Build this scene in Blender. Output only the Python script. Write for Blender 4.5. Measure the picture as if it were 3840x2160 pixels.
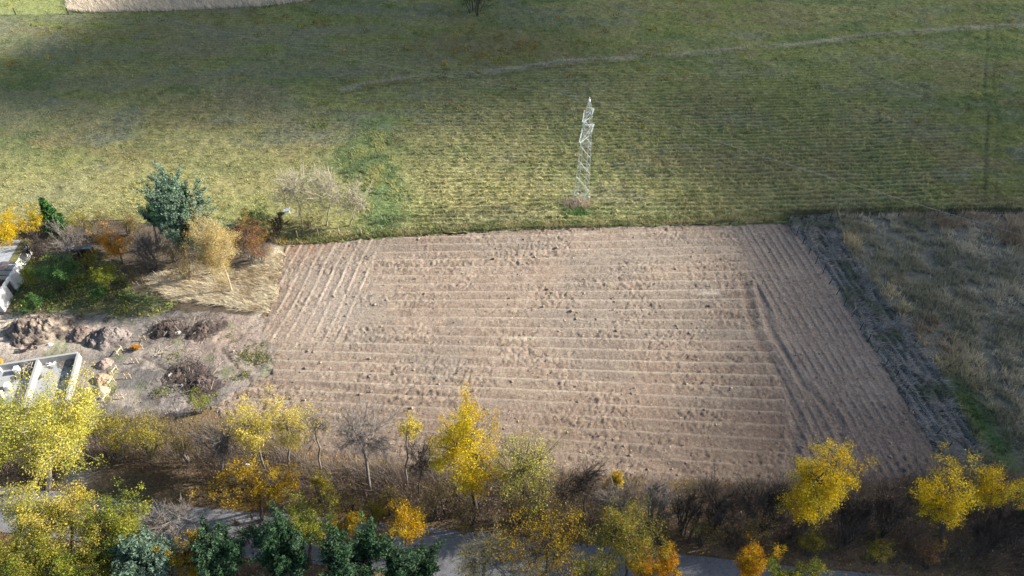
import bpy, math, random
import numpy as np
from mathutils import Vector, Matrix

# ------------------------------------------------------------------ camera, sky, sun, exposure
for o in list(bpy.data.objects):
    bpy.data.objects.remove(o)
scene = bpy.context.scene
COL = scene.collection
H = 62.0                      # drone height above the plot, metres
PITCH = math.radians(45.0)
FPX = 2692.0                  # focal length in pixels of the 3840-wide photograph

cam_d = bpy.data.cameras.new('camera')
cam_d.sensor_width = 36.0
cam_d.lens = 36.0 * FPX / 3840.0
cam_d.clip_start = 0.5
cam_d.clip_end = 6000.0
cam = bpy.data.objects.new('camera', cam_d)
cam.location = (0, 0, H)
cam.rotation_euler = (math.radians(90) - PITCH, 0, 0)
COL.objects.link(cam)
scene.camera = cam

SUN_EL = math.radians(28.0)
SUN_AZ = math.radians(79.5)   # clockwise from +Y
SUND = np.array([math.cos(SUN_EL) * math.sin(SUN_AZ), math.cos(SUN_EL) * math.cos(SUN_AZ), math.sin(SUN_EL)])

world = bpy.data.worlds.new('World')
scene.world = world
world.use_nodes = True
wn = world.node_tree.nodes
wl = world.node_tree.links
bg = wn['Background']
sky = wn.new('ShaderNodeTexSky')
sky.sky_type = 'NISHITA'
sky.sun_disc = False
sky.sun_elevation = SUN_EL
sky.sun_rotation = SUN_AZ
sky.altitude = 200.0
sky.air_density = 1.0
sky.dust_density = 1.5
sky.ozone_density = 1.0
wl.new(sky.outputs[0], bg.inputs['Color'])
bg.inputs['Strength'].default_value = 0.092

sun_d = bpy.data.lights.new('sun', 'SUN')
sun_d.energy = 5.0
sun_d.angle = math.radians(0.55)
sun_d.color = (1.0, 0.945, 0.865)
sun = bpy.data.objects.new('sun', sun_d)
sun.rotation_euler = Vector(SUND).to_track_quat('Z', 'Y').to_euler()
sun.location = (80, 20, 90)
COL.objects.link(sun)

vs = scene.view_settings
vs.view_transform = 'Standard'
vs.look = 'None'
vs.exposure = 1.18
vs.gamma = 1.0
vs.use_curve_mapping = False
scene.cycles.use_denoising = True
scene.cycles.max_bounces = 4
scene.cycles.diffuse_bounces = 2
scene.cycles.transmission_bounces = 3
scene.cycles.transparent_max_bounces = 8
scene.cycles.volume_bounces = 0

# ------------------------------------------------------------------ helpers
RNG = np.random.default_rng(7)


def ray(u, v):
    x = (u - 1920.0) / FPX
    y = (1080.0 - v) / FPX
    c, s = math.cos(PITCH), math.sin(PITCH)
    return np.array([x, c + y * s, -s + y * c])


def G(u, v, z=0.0):
    """ground point (x, y) under a spot of the survey picture, at height z"""
    d = ray(u, v)
    t = (z - H) / d[2]
    return np.array([d[0] * t, d[1] * t])


def onplane(u, v, Y):
    """point of the vertical plane y = Y"""
    d = ray(u, v)
    t = Y / d[1]
    return np.array([d[0] * t, Y, H + d[2] * t])


def GP(pts, z=0.0):
    return np.array([G(u, v, z) for u, v in pts])


_tab = np.random.default_rng(11).random((8, 256, 256)).astype(np.float64)


def vn(x, y, s=0):
    x = np.asarray(x, float); y = np.asarray(y, float)
    ix = np.floor(x).astype(np.int64); iy = np.floor(y).astype(np.int64)
    fx = x - ix; fy = y - iy
    fx = fx * fx * (3 - 2 * fx); fy = fy * fy * (3 - 2 * fy)
    t = _tab[s % 8]
    a = ix & 255; b = (ix + 1) & 255; c = iy & 255; d = (iy + 1) & 255
    return (t[a, c] * (1 - fx) + t[b, c] * fx) * (1 - fy) + (t[a, d] * (1 - fx) + t[b, d] * fx) * fy


def fbm(x, y, oct=4, s=0, gain=0.5):
    r = 0.0; a = 1.0; n = 0.0
    for k in range(oct):
        r = r + a * vn(x * 2 ** k + 17.3 * k, y * 2 ** k + 9.1 * k, s + k); n += a; a *= gain
    return r / n


def sstep(a, b, x):
    t = np.clip((x - a) / (b - a), 0, 1)
    return t * t * (3 - 2 * t)


def inpoly(x, y, P):
    r = np.zeros(np.shape(x), bool)
    n = len(P)
    for i in range(n):
        x1, y1 = P[i]; x2, y2 = P[(i + 1) % n]
        if y1 == y2:
            continue
        c = ((y1 > y) != (y2 > y)) & (x < (x2 - x1) * (y - y1) / (y2 - y1) + x1)
        r ^= c
    return r


def dist_line(x, y, P, closed=False):
    d = np.full(np.shape(x), 1e9)
    n = len(P)
    for i in range(n if closed else n - 1):
        a = P[i]; b = P[(i + 1) % n]
        ab = b - a
        L = max(ab @ ab, 1e-9)
        t = np.clip(((x - a[0]) * ab[0] + (y - a[1]) * ab[1]) / L, 0, 1)
        d = np.minimum(d, np.hypot(x - a[0] - t * ab[0], y - a[1] - t * ab[1]))
    return d


def mesh_from(name, V, Fc, col=None, flat=False):
    """V (n,3), Fc list/array of faces of equal size (m,k)"""
    V = np.asarray(V, np.float32); Fc = np.asarray(Fc, np.int32)
    me = bpy.data.meshes.new(name)
    me.vertices.add(len(V))
    me.vertices.foreach_set('co', V.ravel())
    k = Fc.shape[1]
    me.loops.add(Fc.size)
    me.loops.foreach_set('vertex_index', Fc.ravel())
    me.polygons.add(len(Fc))
    me.polygons.foreach_set('loop_start', np.arange(0, Fc.size, k, dtype=np.int32))
    if col is not None:
        a = me.attributes.new('Col', 'FLOAT_COLOR', 'POINT')
        c = np.ones((len(V), 4), np.float32); c[:, :3] = col
        a.data.foreach_set('color', c.ravel())
    me.update(calc_edges=True)
    if flat:
        me.shade_flat()
    return me


def link(name, me, mat=None, parent=None, loc=None):
    o = bpy.data.objects.new(name, me)
    COL.objects.link(o)
    if mat is not None and me is not None and len(me.materials) == 0:
        me.materials.append(mat)
    if parent is not None:
        o.parent = parent
    if loc is not None:
        o.location = loc
    return o


def tag(o, label=None, cat=None, group=None, kind=None):
    if label: o['label'] = label
    if cat: o['category'] = cat
    if group: o['group'] = group
    if kind: o['kind'] = kind
    return o


def thing(name, label, cat, loc=(0, 0, 0), rz=0.0, group=None):
    o = bpy.data.objects.new(name, None)
    o.empty_display_size = 0.3
    COL.objects.link(o)
    o.location = loc
    o.rotation_euler = (0, 0, rz)
    return tag(o, label, cat, group)


class MB:
    """collects boxes and tubes, then links them as one mesh"""
    def __init__(s): s.v = []; s.f = []
    def add(s, v, f):
        n = len(s.v); s.v += [tuple(p) for p in v]; s.f += [tuple(i + n for i in q) for q in f]
    def box(s, c, d, rz=0.0, ry=0.0, rx=0.0, taper=1.0):
        M = Matrix.Translation(c) @ Matrix.Rotation(rz, 4, 'Z') @ Matrix.Rotation(ry, 4, 'Y') @ Matrix.Rotation(rx, 4, 'X')
        p = []
        for z in (-.5, .5):
            k = taper if z > 0 else 1.0
            for x, y in ((-.5, -.5), (.5, -.5), (.5, .5), (-.5, .5)):
                p.append(M @ Vector((x * d[0] * k, y * d[1] * k, z * d[2])))
        s.add(p, [(0, 3, 2, 1), (4, 5, 6, 7), (0, 1, 5, 4), (1, 2, 6, 5), (2, 3, 7, 6), (3, 0, 4, 7)])
    def tube(s, a, b, r0, r1=None, n=6):
        r1 = r0 if r1 is None else r1
        a = Vector(a); b = Vector(b); q = (b - a).to_track_quat('Z', 'Y')
        p = []
        for P, r in ((a, r0), (b, r1)):
            for i in range(n):
                t = 2 * math.pi * i / n
                p.append(P + q @ Vector((r * math.cos(t), r * math.sin(t), 0)))
        f = [(i, (i + 1) % n, n + (i + 1) % n, n + i) for i in range(n)]
        f += [tuple(range(n - 1, -1, -1)), tuple(range(n, 2 * n))]
        s.add(p, f)
    def mesh(s, name):
        me = bpy.data.meshes.new(name)
        me.from_pydata(s.v, [], s.f); me.update(); me.shade_flat()
        return me
    def build(s, name, mat, parent=None, loc=None):
        return link(name, s.mesh(name), mat, parent, loc)


# ------------------------------------------------------------------ materials
def principled(name, rough=0.9, spec=0.2):
    m = bpy.data.materials.new(name); m.use_nodes = True
    b = m.node_tree.nodes['Principled BSDF']
    b.inputs['Roughness'].default_value = rough
    b.inputs['Specular IOR Level'].default_value = spec
    return m, m.node_tree, b


def noise_node(nt, scale, detail=4.0, rough=0.55, coord='Object'):
    tc = nt.nodes.new('ShaderNodeTexCoord')
    n = nt.nodes.new('ShaderNodeTexNoise')
    n.inputs['Scale'].default_value = scale
    n.inputs['Detail'].default_value = detail
    n.inputs['Roughness'].default_value = rough
    nt.links.new(tc.outputs[coord], n.inputs['Vector'])
    return n


def ramp(nt, src, stops):
    r = nt.nodes.new('ShaderNodeValToRGB')
    e = r.color_ramp.elements
    e[0].position, e[0].color = stops[0][0], (*stops[0][1], 1)
    e[1].position, e[1].color = stops[-1][0], (*stops[-1][1], 1)
    for p, c in stops[1:-1]:
        k = e.new(p); k.color = (*c, 1)
    nt.links.new(src, r.inputs[0])
    return r


def mat_plain(name, c1, c2, scale=3.0, rough=0.85, bump=0.0, spec=0.2, metal=0.0):
    m, nt, b = principled(name, rough, spec)
    n = noise_node(nt, scale)
    r = ramp(nt, n.outputs['Fac'], [(0.3, c1), (0.7, c2)])
    nt.links.new(r.outputs[0], b.inputs['Base Color'])
    b.inputs['Metallic'].default_value = metal
    if bump:
        n2 = noise_node(nt, scale * 6)
        bp = nt.nodes.new('ShaderNodeBump'); bp.inputs['Strength'].default_value = bump
        bp.inputs['Distance'].default_value = 0.03
        nt.links.new(n2.outputs['Fac'], bp.inputs['Height']); nt.links.new(bp.outputs[0], b.inputs['Normal'])
    return m


def mat_ground(name, scale=5.0, amount=0.5, bump=0.6, dist=.08):
    """albedo from the Col attribute, broken up by fine grain and small relief"""
    m, nt, b = principled(name, 0.95, 0.1)
    at = nt.nodes.new('ShaderNodeAttribute'); at.attribute_name = 'Col'
    n = noise_node(nt, scale, 6.0, 0.7)
    mr = nt.nodes.new('ShaderNodeMapRange')
    mr.inputs[1].default_value = 0.25; mr.inputs[2].default_value = 0.75
    mr.inputs[3].default_value = 1 - amount; mr.inputs[4].default_value = 1 + amount
    nt.links.new(n.outputs['Fac'], mr.inputs[0])
    mx = nt.nodes.new('ShaderNodeMix'); mx.data_type = 'RGBA'; mx.blend_type = 'MULTIPLY'
    mx.inputs[0].default_value = 1.0
    nt.links.new(at.outputs['Color'], mx.inputs[6]); nt.links.new(mr.outputs[0], mx.inputs[7])
    nt.links.new(mx.outputs[2], b.inputs['Base Color'])
    n2 = noise_node(nt, scale * 1.7, 5.0, 0.7)
    bp = nt.nodes.new('ShaderNodeBump'); bp.inputs['Strength'].default_value = bump; bp.inputs['Distance'].default_value = dist
    nt.links.new(n2.outputs['Fac'], bp.inputs['Height']); nt.links.new(bp.outputs[0], b.inputs['Normal'])
    return m


def mat_leaf(name, transl=0.35):
    m = bpy.data.materials.new(name); m.use_nodes = True
    nt = m.node_tree; nt.nodes.clear()
    out = nt.nodes.new('ShaderNodeOutputMaterial')
    at = nt.nodes.new('ShaderNodeAttribute'); at.attribute_name = 'Col'
    d = nt.nodes.new('ShaderNodeBsdfDiffuse'); t = nt.nodes.new('ShaderNodeBsdfTranslucent')
    mx = nt.nodes.new('ShaderNodeMixShader'); mx.inputs[0].default_value = transl
    nt.links.new(at.outputs['Color'], d.inputs[0]); nt.links.new(at.outputs['Color'], t.inputs[0])
    nt.links.new(d.outputs[0], mx.inputs[1]); nt.links.new(t.outputs[0], mx.inputs[2])
    nt.links.new(mx.outputs[0], out.inputs[0])
    return m


M = {}
M['soil'] = mat_ground('ploughed_soil', 5.0, 0.5, 1.0, .14)
M['turf'] = mat_ground('meadow_turf', 2.6, 0.55, 1.0, .14)
M['earth'] = mat_ground('bare_earth', 3.6, 0.5, 1.0, .14)
M['leaf'] = mat_leaf('leaf', 0.38)
M['needle'] = mat_leaf('needle', 0.12)
M['grass'] = mat_leaf('grass_blade', 0.3)
M['bark_grey'] = mat_plain('bark_grey', (.16, .135, .115), (.27, .24, .21), 5, .95, .4)
M['bark_dark'] = mat_plain('bark_dark', (.05, .04, .035), (.11, .09, .075), 5, .95, .4)
M['bark_pale'] = mat_plain('bark_pale', (.34, .29, .22), (.52, .46, .37), 4, .9, .2)
M['bark_mid'] = mat_plain('bark_mid', (.34, .31, .21), (.47, .43, .31), 4, .95, .2)
M['concrete'] = mat_plain('concrete', (.30, .295, .28), (.46, .445, .42), 1.4, .9, .3)
M['slab'] = mat_plain('slab_concrete', (.30, .31, .31), (.40, .40, .38), 1.2, .9, .2)
M['plaster'] = mat_plain('white_plaster', (.62, .61, .58), (.78, .77, .74), 1.6, .9, .2)
M['tar'] = mat_plain('roofing_felt', (.035, .033, .035), (.14, .125, .125), 2.2, .9, .4)
M['sheet'] = mat_plain('fibre_cement', (.30, .31, .32), (.42, .43, .44), 2.0, .85, .2)
M['moss'] = mat_plain('mossy_sheet', (.12, .12, .05), (.22, .2, .09), 3.0, .95, .5)
M['galv'] = mat_plain('galvanised_steel', (.32, .36, .36), (.46, .50, .49), 2.5, .6, 0, .4, 0.0)
M['wire'] = mat_plain('wire', (.42, .43, .44), (.5, .5, .5), 2, .5, 0, .4, .5)
M['post'] = mat_plain('dark_post', (.022, .02, .02), (.06, .05, .045), 4, .9)
M['postwood'] = mat_plain('weathered_post', (.28, .24, .18), (.45, .39, .3), 5, .9, .3)
M['lath'] = mat_plain('new_timber', (.50, .38, .24), (.66, .53, .36), 6, .8, .2)
M['white'] = mat_plain('white_plastic', (.72, .72, .71), (.82, .82, .8), 4, .6)
M['bluegrey'] = mat_plain('grey_tin', (.22, .27, .33), (.33, .38, .44), 3, .7)
M['orange'] = mat_plain('orange_plastic', (.75, .28, .03), (.8, .34, .05), 4, .6)
M['rust'] = mat_plain('rusty_tin', (.14, .10, .09), (.30, .24, .22), 4, .8)
M['tyre'] = mat_plain('tyre', (.02, .02, .02), (.04, .04, .04), 4, .9)
M['brick'] = mat_plain('block_masonry', (.30, .27, .24), (.42, .38, .34), 4, .9, .3)

# ------------------------------------------------------------------ zones of the land (metres)
PLOT = GP([(1066, 925), (1200, 914), (1365, 897), (1600, 880), (1900, 862), (2300, 851), (2600, 843), (2942, 838),
           (3060, 960), (3200, 1180), (3340, 1420), (3450, 1600), (3545, 1765), (3300, 1815), (2900, 1815), (2500, 1800),
           (2150, 1775), (1900, 1755), (1600, 1735), (1250, 1700), (1000, 1640), (850, 1575), (800, 1530), (880, 1470),
           (1012, 1405), (1030, 1310), (985, 1250), (1005, 1180), (1040, 1040), (1062, 960)])
PLOT_R = GP([(2942, 838), (3060, 960), (3200, 1180), (3340, 1420), (3450, 1600), (3545, 1765)])
PLOT_L = GP([(1066, 925), (1040, 1040), (1005, 1180), (940, 1400), (850, 1700)])
FALLOW_EDGE = GP([(3120, 828), (3190, 960), (3240, 1040), (3325, 1150), (3405, 1250), (3475, 1340), (3535, 1450), (3625, 1600), (3740, 1790)])
FALLOW = GP([(2942, 838), (2952, 815), (4600, 800), (5200, 2000), (3700, 1830), (3545, 1765), (3450, 1600), (3340, 1420), (3200, 1180), (3060, 960)])
MEADOW_EDGE = GP([(-1500, 850), (0, 835), (400, 820), (700, 850), (900, 850), (1060, 920), (1200, 914), (1365, 897), (1600, 880), (1900, 862), (2300, 851), (2600, 843), (2942, 838), (2952, 815), (4600, 800), (6500, 790)])
ROAD_N = GP([(-700, 1800), (0, 1822), (417, 1866), (745, 1903), (1370, 1955), (1870, 2005), (2531, 2076), (3068, 2133), (3500, 2172), (4400, 2250)])
SITE = GP([(-600, 1190), (60, 1180), (260, 1165), (560, 1185), (760, 1165), (1005, 1190), (985, 1250), (1030, 1310), (1012, 1405), (880, 1470), (800, 1530), (700, 1560), (400, 1560), (-600, 1620)])
STRAW = GP([(560, 1075), (640, 1015), (760, 1000), (900, 1020), (1062, 950), (1045, 1040), (1008, 1180), (900, 1150), (760, 1130), (640, 1120)])
WEEDS = GP([(50, 1190), (60, 1040), (170, 960), (300, 980), (470, 1040), (520, 1110), (640, 1110), (650, 1150), (600, 1190), (420, 1200), (260, 1180)])


def edge_y(x):
    return np.interp(x, MEADOW_EDGE[:, 0], MEADOW_EDGE[:, 1])


def mixc(a, b, t):
    t = np.asarray(t)[..., None]
    return a * (1 - t) + np.asarray(b) * t


def rows_s(x, y):
    """coordinate across the plough passes"""
    k = np.interp(y, [38, 46, 56, 63, 75], [-.075, -.05, -.012, .02, .035])
    return y - k * (x - 5) + 0.25 * np.sin(x * 0.05 + 1)


PR_dir = (PLOT_R[-1] - PLOT_R[0]) / np.linalg.norm(PLOT_R[-1] - PLOT_R[0])
PR_n = np.array([PR_dir[1], -PR_dir[0]])      # pointing inwards
if PR_n @ (np.array([0, 55]) - PLOT_R[0]) < 0:
    PR_n = -PR_n


def plot_xl(y):
    i = np.argsort(PLOT_L[:, 1])
    return np.interp(y, PLOT_L[i, 1], PLOT_L[i, 0])


HEAD_R = GP([(2760, 900), (2800, 1000), (2860, 1200), (2930, 1450), (2950, 1700), (2930, 1850)])


def plot_field(x, y):
    """height and albedo of the ploughed plot"""
    i = np.argsort(HEAD_R[:, 1])
    hx = np.interp(y, HEAD_R[i, 1], HEAD_R[i, 0])
    wob = 1.2 * (fbm(x * .15, y * .15, 3, 3) - .5)
    dl = x - plot_xl(y) + wob
    wr = sstep(-.8, .8, x - hx + wob)                           # right headland
    wl = (1 - sstep(10.0, 12.5, dl - .15 * (y - 60))) * sstep(52.0, 56.0, y + .12 * dl + 2 * wob)       # left headland
    # passes across
    s1 = rows_s(x, y) / 1.5
    s2 = (dl - wob * .6 - 0.22 * (y - 60)) / 1.45
    dr = (x - PLOT_R[0][0]) * PR_n[0] + (y - PLOT_R[0][1]) * PR_n[1]
    s3 = (dr + .5 * (fbm(x * .1, y * .1, 2, 6) - .5)) / 1.0

    def prof(s, sd):
        wv = .22 * (fbm(x * .05, y * .2, 4, sd) - .5)
        f = (s + wv) % 1.0
        d = np.minimum(f, 1 - f)
        n = np.floor(s + wv)
        return np.exp(-(d / .075) ** 2), np.exp(-((f - .19) / .08) ** 2), n
    r1, g1, n1 = prof(s1, 1); r2, g2, n2 = prof(s2, 2); r3, g3, n3 = prof(s3, 4)
    w1 = (1 - wr) * (1 - wl)
    ridge = r1 * w1 + r2 * wl + r3 * wr
    groove = g1 * w1 + g2 * wl + g3 * wr
    fade = .45 + .55 * sstep(.35, .6, fbm(x * .11, y * .3, 3, 5))
    ridge = ridge * fade; groove = groove * fade
    clod = fbm(x * 2.2 + .6 * y, y * 2.8, 3, 2, .6)
    clod2 = fbm(x * .9, y * 1.1, 3, 4)
    rough = .55 + .9 * sstep(.35, .65, fbm(x * .2, y * .35, 3, 7))
    rough = rough * (1 - .75 * np.clip(ridge, 0, 1)) * (1 - .35 * wr)
    big = np.clip(fbm(x * 1.9, y * 2.3, 3, 6, .7) - .70, 0, 1) * sstep(.5, .62, fbm(x * .3, y * .3, 2, 0))
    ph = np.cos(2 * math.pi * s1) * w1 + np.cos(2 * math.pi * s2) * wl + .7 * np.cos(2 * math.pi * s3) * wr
    fine = fbm(x * 4.5 - y, y * 5.5, 2, 5, .7)
    z = .07 + (.13 * (clod - .5) + .22 * (fine - .5)) * rough + .04 * (clod2 - .5) + .085 * ridge - .075 * groove + big * .2 + .03 * ph * fade
    # tyre lugs, in stretches along the passes
    lug = np.abs(((s1 * 1.5 / .5) + .0) % 1 - .5)
    tr = (np.abs((s1 % 1) - .55) < .16) * w1 * sstep(.52, .62, fbm(x * .12, y * .5, 2, 1))
    z = z + tr * .035 * np.sign(np.sin(2 * math.pi * (x + lug * .5) / .42))
    # wheel tracks curving over the headlands
    for P, w in ((GP([(960, 1430), (1150, 1440), (1400, 1470), (1700, 1490)]), .3),
                 (GP([(2790, 1060), (2830, 1250), (2930, 1420), (2990, 1560), (2970, 1760)]), .5),
                 (GP([(2840, 1080), (2900, 1260), (3010, 1440), (3140, 1570), (3180, 1740)]), .4),
                 (GP([(2360, 1690), (2500, 1740), (2620, 1800)]), .5)):
        d = dist_line(x, y, P)
        g = np.exp(-(d / w) ** 2)
        z = z - .10 * g + .05 * np.exp(-((d - 2 * w) / (w * .7)) ** 2)
        groove = np.clip(groove + .7 * g, 0, 1)
    c = np.ones(x.shape + (3,)) * np.array([.350, .276, .208])
    c = mixc(c, (.43, .352, .275), sstep(.35, .7, fbm(x * .6, y * 1.2, 4, 1)) * .6)
    c = mixc(c, (.185, .135, .10), sstep(.50, .78, fbm(x * .9 + 40, y * 1.4, 4, 3)) * .5)
    c = mixc(c, (.25, .18, .135), sstep(.45, .7, fbm(x * .08 + 3, y * .14, 3, 6)) * .6)
    c = mixc(c, (.235, .22, .185), sstep(.5, .72, fbm(x * .1 + 60, y * .2, 3, 2)) * .45)
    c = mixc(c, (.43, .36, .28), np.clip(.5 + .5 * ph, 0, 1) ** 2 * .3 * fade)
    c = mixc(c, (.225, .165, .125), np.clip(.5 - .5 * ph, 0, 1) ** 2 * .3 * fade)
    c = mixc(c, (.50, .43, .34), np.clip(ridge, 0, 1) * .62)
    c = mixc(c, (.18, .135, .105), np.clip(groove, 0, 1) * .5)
    c = mixc(c, (.20, .145, .11), sstep(48, 41, y) * .55)                     # moister loam by the road
    c = mixc(c, (.26, .225, .20), wr * .4)
    st = sstep(.66, .76, fbm(x * 1.5, y * 3, 3, 5))
    c = mixc(c, (.46, .40, .28), st * .35)
    # pale straw-strewn patch and rust-red plants at the far left corner
    c = mixc(c, (.46, .40, .33), np.exp(-((x + 22) / 5) ** 2 - ((y - 60) / 7) ** 2) * .55)
    q = G(1180, 935)
    c = mixc(c, (.27, .15, .10), np.exp(-((x - q[0]) / 4) ** 2 - ((y - q[1]) / 1.4) ** 2) * .7 * sstep(.35, .6, fbm(x * 1.2, y * 1.2, 3, 4)))
    q = G(1960, 1272); e = np.exp(-((x - q[0]) / 2.2) ** 2 - ((y - q[1]) / .35) ** 2)
    c = mixc(c, (.55, .48, .36), e * .8)
    q = G(2660, 1100); e = np.exp(-((x - q[0]) / 1.5) ** 2 - ((y - q[1]) / .3) ** 2)
    c = mixc(c, (.6, .53, .42), e * .8)
    return z, c * np.array([.89, .865, .85])


def fallow_edge_x(y):
    i = np.argsort(FALLOW_EDGE[:, 1])
    return np.interp(y, FALLOW_EDGE[i, 1], FALLOW_EDGE[i, 0])


def fallow_field(x, y):
    d = x - fallow_edge_x(y) + 1.6 * (fbm(x * .35, y * .35, 3, 2) - .5)
    tall = sstep(-.3, .5, d)
    dr = -((x - PLOT_R[0][0]) * PR_n[0] + (y - PLOT_R[0][1]) * PR_n[1])
    s = (dr + .5 * (fbm(x * .3, y * .3, 3, 5) - .5)) / .95
    w = .5 + .5 * np.cos(2 * math.pi * s)
    lump = fbm(x * 1.1, y * 1.1, 3, 6)
    z = .03 + (1 - tall) * (.16 * w * (.4 + 1.2 * fbm(x * .7, y * .7, 2, 3)) + .42 * (lump - .5)) + tall * (.12 + .25 * fbm(x * .5, y * .5, 3, 1))
    c = mixc(np.ones(x.shape + (3,)) * np.array([.09, .087, .078]), (.25, .24, .22), w * .75)
    c = mixc(c, (.07, .08, .045), sstep(.5, .7, fbm(x * .4, y * .4, 3, 4)) * .5)
    c = mixc(c, (.21, .195, .15), tall)
    ax = fallow_edge_x(y)
    g = np.exp(-((x - ax - 1.6) / 1.5) ** 2) * sstep(52, 44, y)
    c = mixc(c, (.05, .11, .03), g * .8)
    return z, c, tall, g


def site_field(x, y):
    n = fbm(x * .5, y * .5, 4, 1)
    z = .04 + .30 * (n - .5) + .22 * (fbm(x * 1.7, y * 1.7, 4, 5, .6) - .5)
    c = mixc(np.ones(x.shape + (3,)) * np.array([.225, .198, .175]), (.15, .14, .128), sstep(.4, .65, fbm(x * .25, y * .25, 3, 2)))
    c = mixc(c, (.38, .325, .265), sstep(.52, .7, fbm(x * .35 + 9, y * .5, 4, 3)) * .7)
    c = mixc(c, (.10, .085, .075), sstep(.56, .7, fbm(x * .8 + 19, y * .9, 4, 7)) * .6)
    # sandy, trampled strip along the foundation
    q = G(120, 1290); e = np.exp(-((x - q[0]) / 9) ** 2 - ((y - q[1]) / 2.0) ** 2)
    c = mixc(c, (.55, .46, .36), e * .8)
    q = G(40, 1205); e = np.exp(-((x - q[0]) / 2.5) ** 2 - ((y - q[1]) / 1.6) ** 2)
    c = mixc(c, (.62, .52, .38), e)
    # reddish stubble on the right side, weeds here and there
    q = G(860, 1260); e = np.exp(-((x - q[0]) / 6) ** 2 - ((y - q[1]) / 5) ** 2)
    c = mixc(c, (.36, .27, .21), e * .7)
    c = mixc(c, (.13, .17, .06), sstep(.60, .74, fbm(x * .45 + 31, y * .45, 4, 6)) * .5)
    for P, w in ((GP([(525, 1335), (600, 1372), (690, 1425)]), .09), (GP([(830, 1310), (900, 1390), (960, 1450), (1100, 1475)]), .18)):
        d = dist_line(x, y, P); g = np.exp(-(d / w) ** 2)
        z = z - .12 * g; c = mixc(c, (.12, .09, .075), g * .7)
    return z, c


def garden_field(x, y):
    z = .02 + .16 * (fbm(x * .9, y * .9, 4, 1) - .5)
    c = mixc(np.ones(x.shape + (3,)) * np.array([.085, .065, .052]), (.15, .12, .08), fbm(x * .6, y * .6, 4, 2))
    ds = inpoly(x + 2.2 * (fbm(x * .5, y * .5, 3, 1) - .5), y + 2.2 * (fbm(x * .5 + 9, y * .5, 3, 2) - .5), STRAW) * 1.0
    c = mixc(c, (.44, .36, .25), ds * (.3 + .7 * sstep(.35, .6, fbm(x * .6, y * .6, 3, 4))))
    e = np.exp(-((x - plot_xl(y) + .9) / .8) ** 2) * (y > 56)
    c = mixc(c, (.68, .60, .44), e * .8)
    dw = inpoly(x, y, WEEDS) * 1.0
    c = mixc(c, (.17, .17, .085), dw * .8)
    return z, c


def verge_field(x, y):
    z = .0 + .22 * (fbm(x * .5, y * .5, 4, 3) - .5)
    for (u, v, r, h) in ((373, 1776, 2.2, .8), (503, 1790, 1.9, .7), (620, 1800, 1.8, .5), (250, 1770, 1.5, .5)):
        q = G(u, v); z = z + h * np.exp(-((x - q[0]) ** 2 / (1.6 * r) ** 2 + (y - q[1]) ** 2 / r ** 2))
    c = mixc(np.ones(x.shape + (3,)) * np.array([.15, .105, .07]), (.24, .17, .10), fbm(x * .8, y * .8, 4, 5))
    c = mixc(c, (.085, .085, .045), sstep(.5, .66, fbm(x * .35, y * .35, 3, 7)) * .6)
    q = G(305, 1785); e = np.exp(-((x - q[0]) / 1.5) ** 2 - ((y - q[1]) / 1.4) ** 2)
    c = mixc(c, (.50, .44, .35), e)
    return z, c


def road_d(x, y):
    yn = np.interp(x, ROAD_N[:, 0], ROAD_N[:, 1])
    return y - yn          # >0 north of the road


ROAD_W = 4.4

# ------------------------------------------------------------------ the near land: one grid, cut into its zones
RES = 0.148
xs = np.arange(-80, 80, RES); ys = np.arange(24, 79, RES)
nx, ny = len(xs), len(ys)
gx, gy = np.meshgrid(xs, ys, indexing='ij')
gx = gx + (RNG.random(gx.shape) - .5) * .05
gy = gy + (RNG.random(gy.shape) - .5) * .05


def zone_of(x, y):
    z = np.zeros(x.shape, np.int8)
    jx = x + 1.3 * (fbm(x * .5, y * .5, 4, 1, .7) - .5); jy = y + 1.3 * (fbm(x * .5 + 50, y * .5, 4, 2, .7) - .5)
    above = jy > edge_y(jx)
    garden = (jy > 49) & (jx < G(1040, 1000)[0])
    z[garden] = 4
    z[inpoly(jx, jy, SITE)] = 5
    z[inpoly(jx, jy, FALLOW)] = 2
    z[inpoly(jx, jy, PLOT)] = 1
    z[above] = 7
    return z


cx = (gx[:-1, :-1] + gx[1:, 1:]) / 2; cy = (gy[:-1, :-1] + gy[1:, 1:]) / 2
zone = zone_of(cx, cy)
infr = np.abs(cx) < (cy * math.cos(PITCH) + H * math.sin(PITCH)) * .7135 + 7
zv = zone_of(gx, gy)
hz = np.zeros(gx.shape); hc = np.zeros(gx.shape + (3,))
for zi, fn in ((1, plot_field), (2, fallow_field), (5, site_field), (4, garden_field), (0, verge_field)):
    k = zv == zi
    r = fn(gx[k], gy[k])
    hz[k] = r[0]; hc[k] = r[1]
k = zv == 7
hz[k] = .03; hc[k] = (.16, .15, .06)
rd = road_d(gx, gy)
inroad = (rd < .25) & (rd > -ROAD_W - .25)
hz[inroad] = -.06
near = np.exp(-np.maximum(np.maximum(rd, -ROAD_W - rd), 0) / .6)
hz = np.where(inroad, hz, hz * (1 - near) - .02 * near)
idx = np.arange(nx * ny).reshape(nx, ny)
quads = np.stack([idx[:-1, :-1], idx[1:, :-1], idx[1:, 1:], idx[:-1, 1:]], -1)


def height_at(x, y):
    i = np.clip(((np.asarray(x) - xs[0]) / RES), 0, nx - 1.001).astype(int)
    j = np.clip(((np.asarray(y) - ys[0]) / RES), 0, ny - 1.001).astype(int)
    return hz[i, j]


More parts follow.
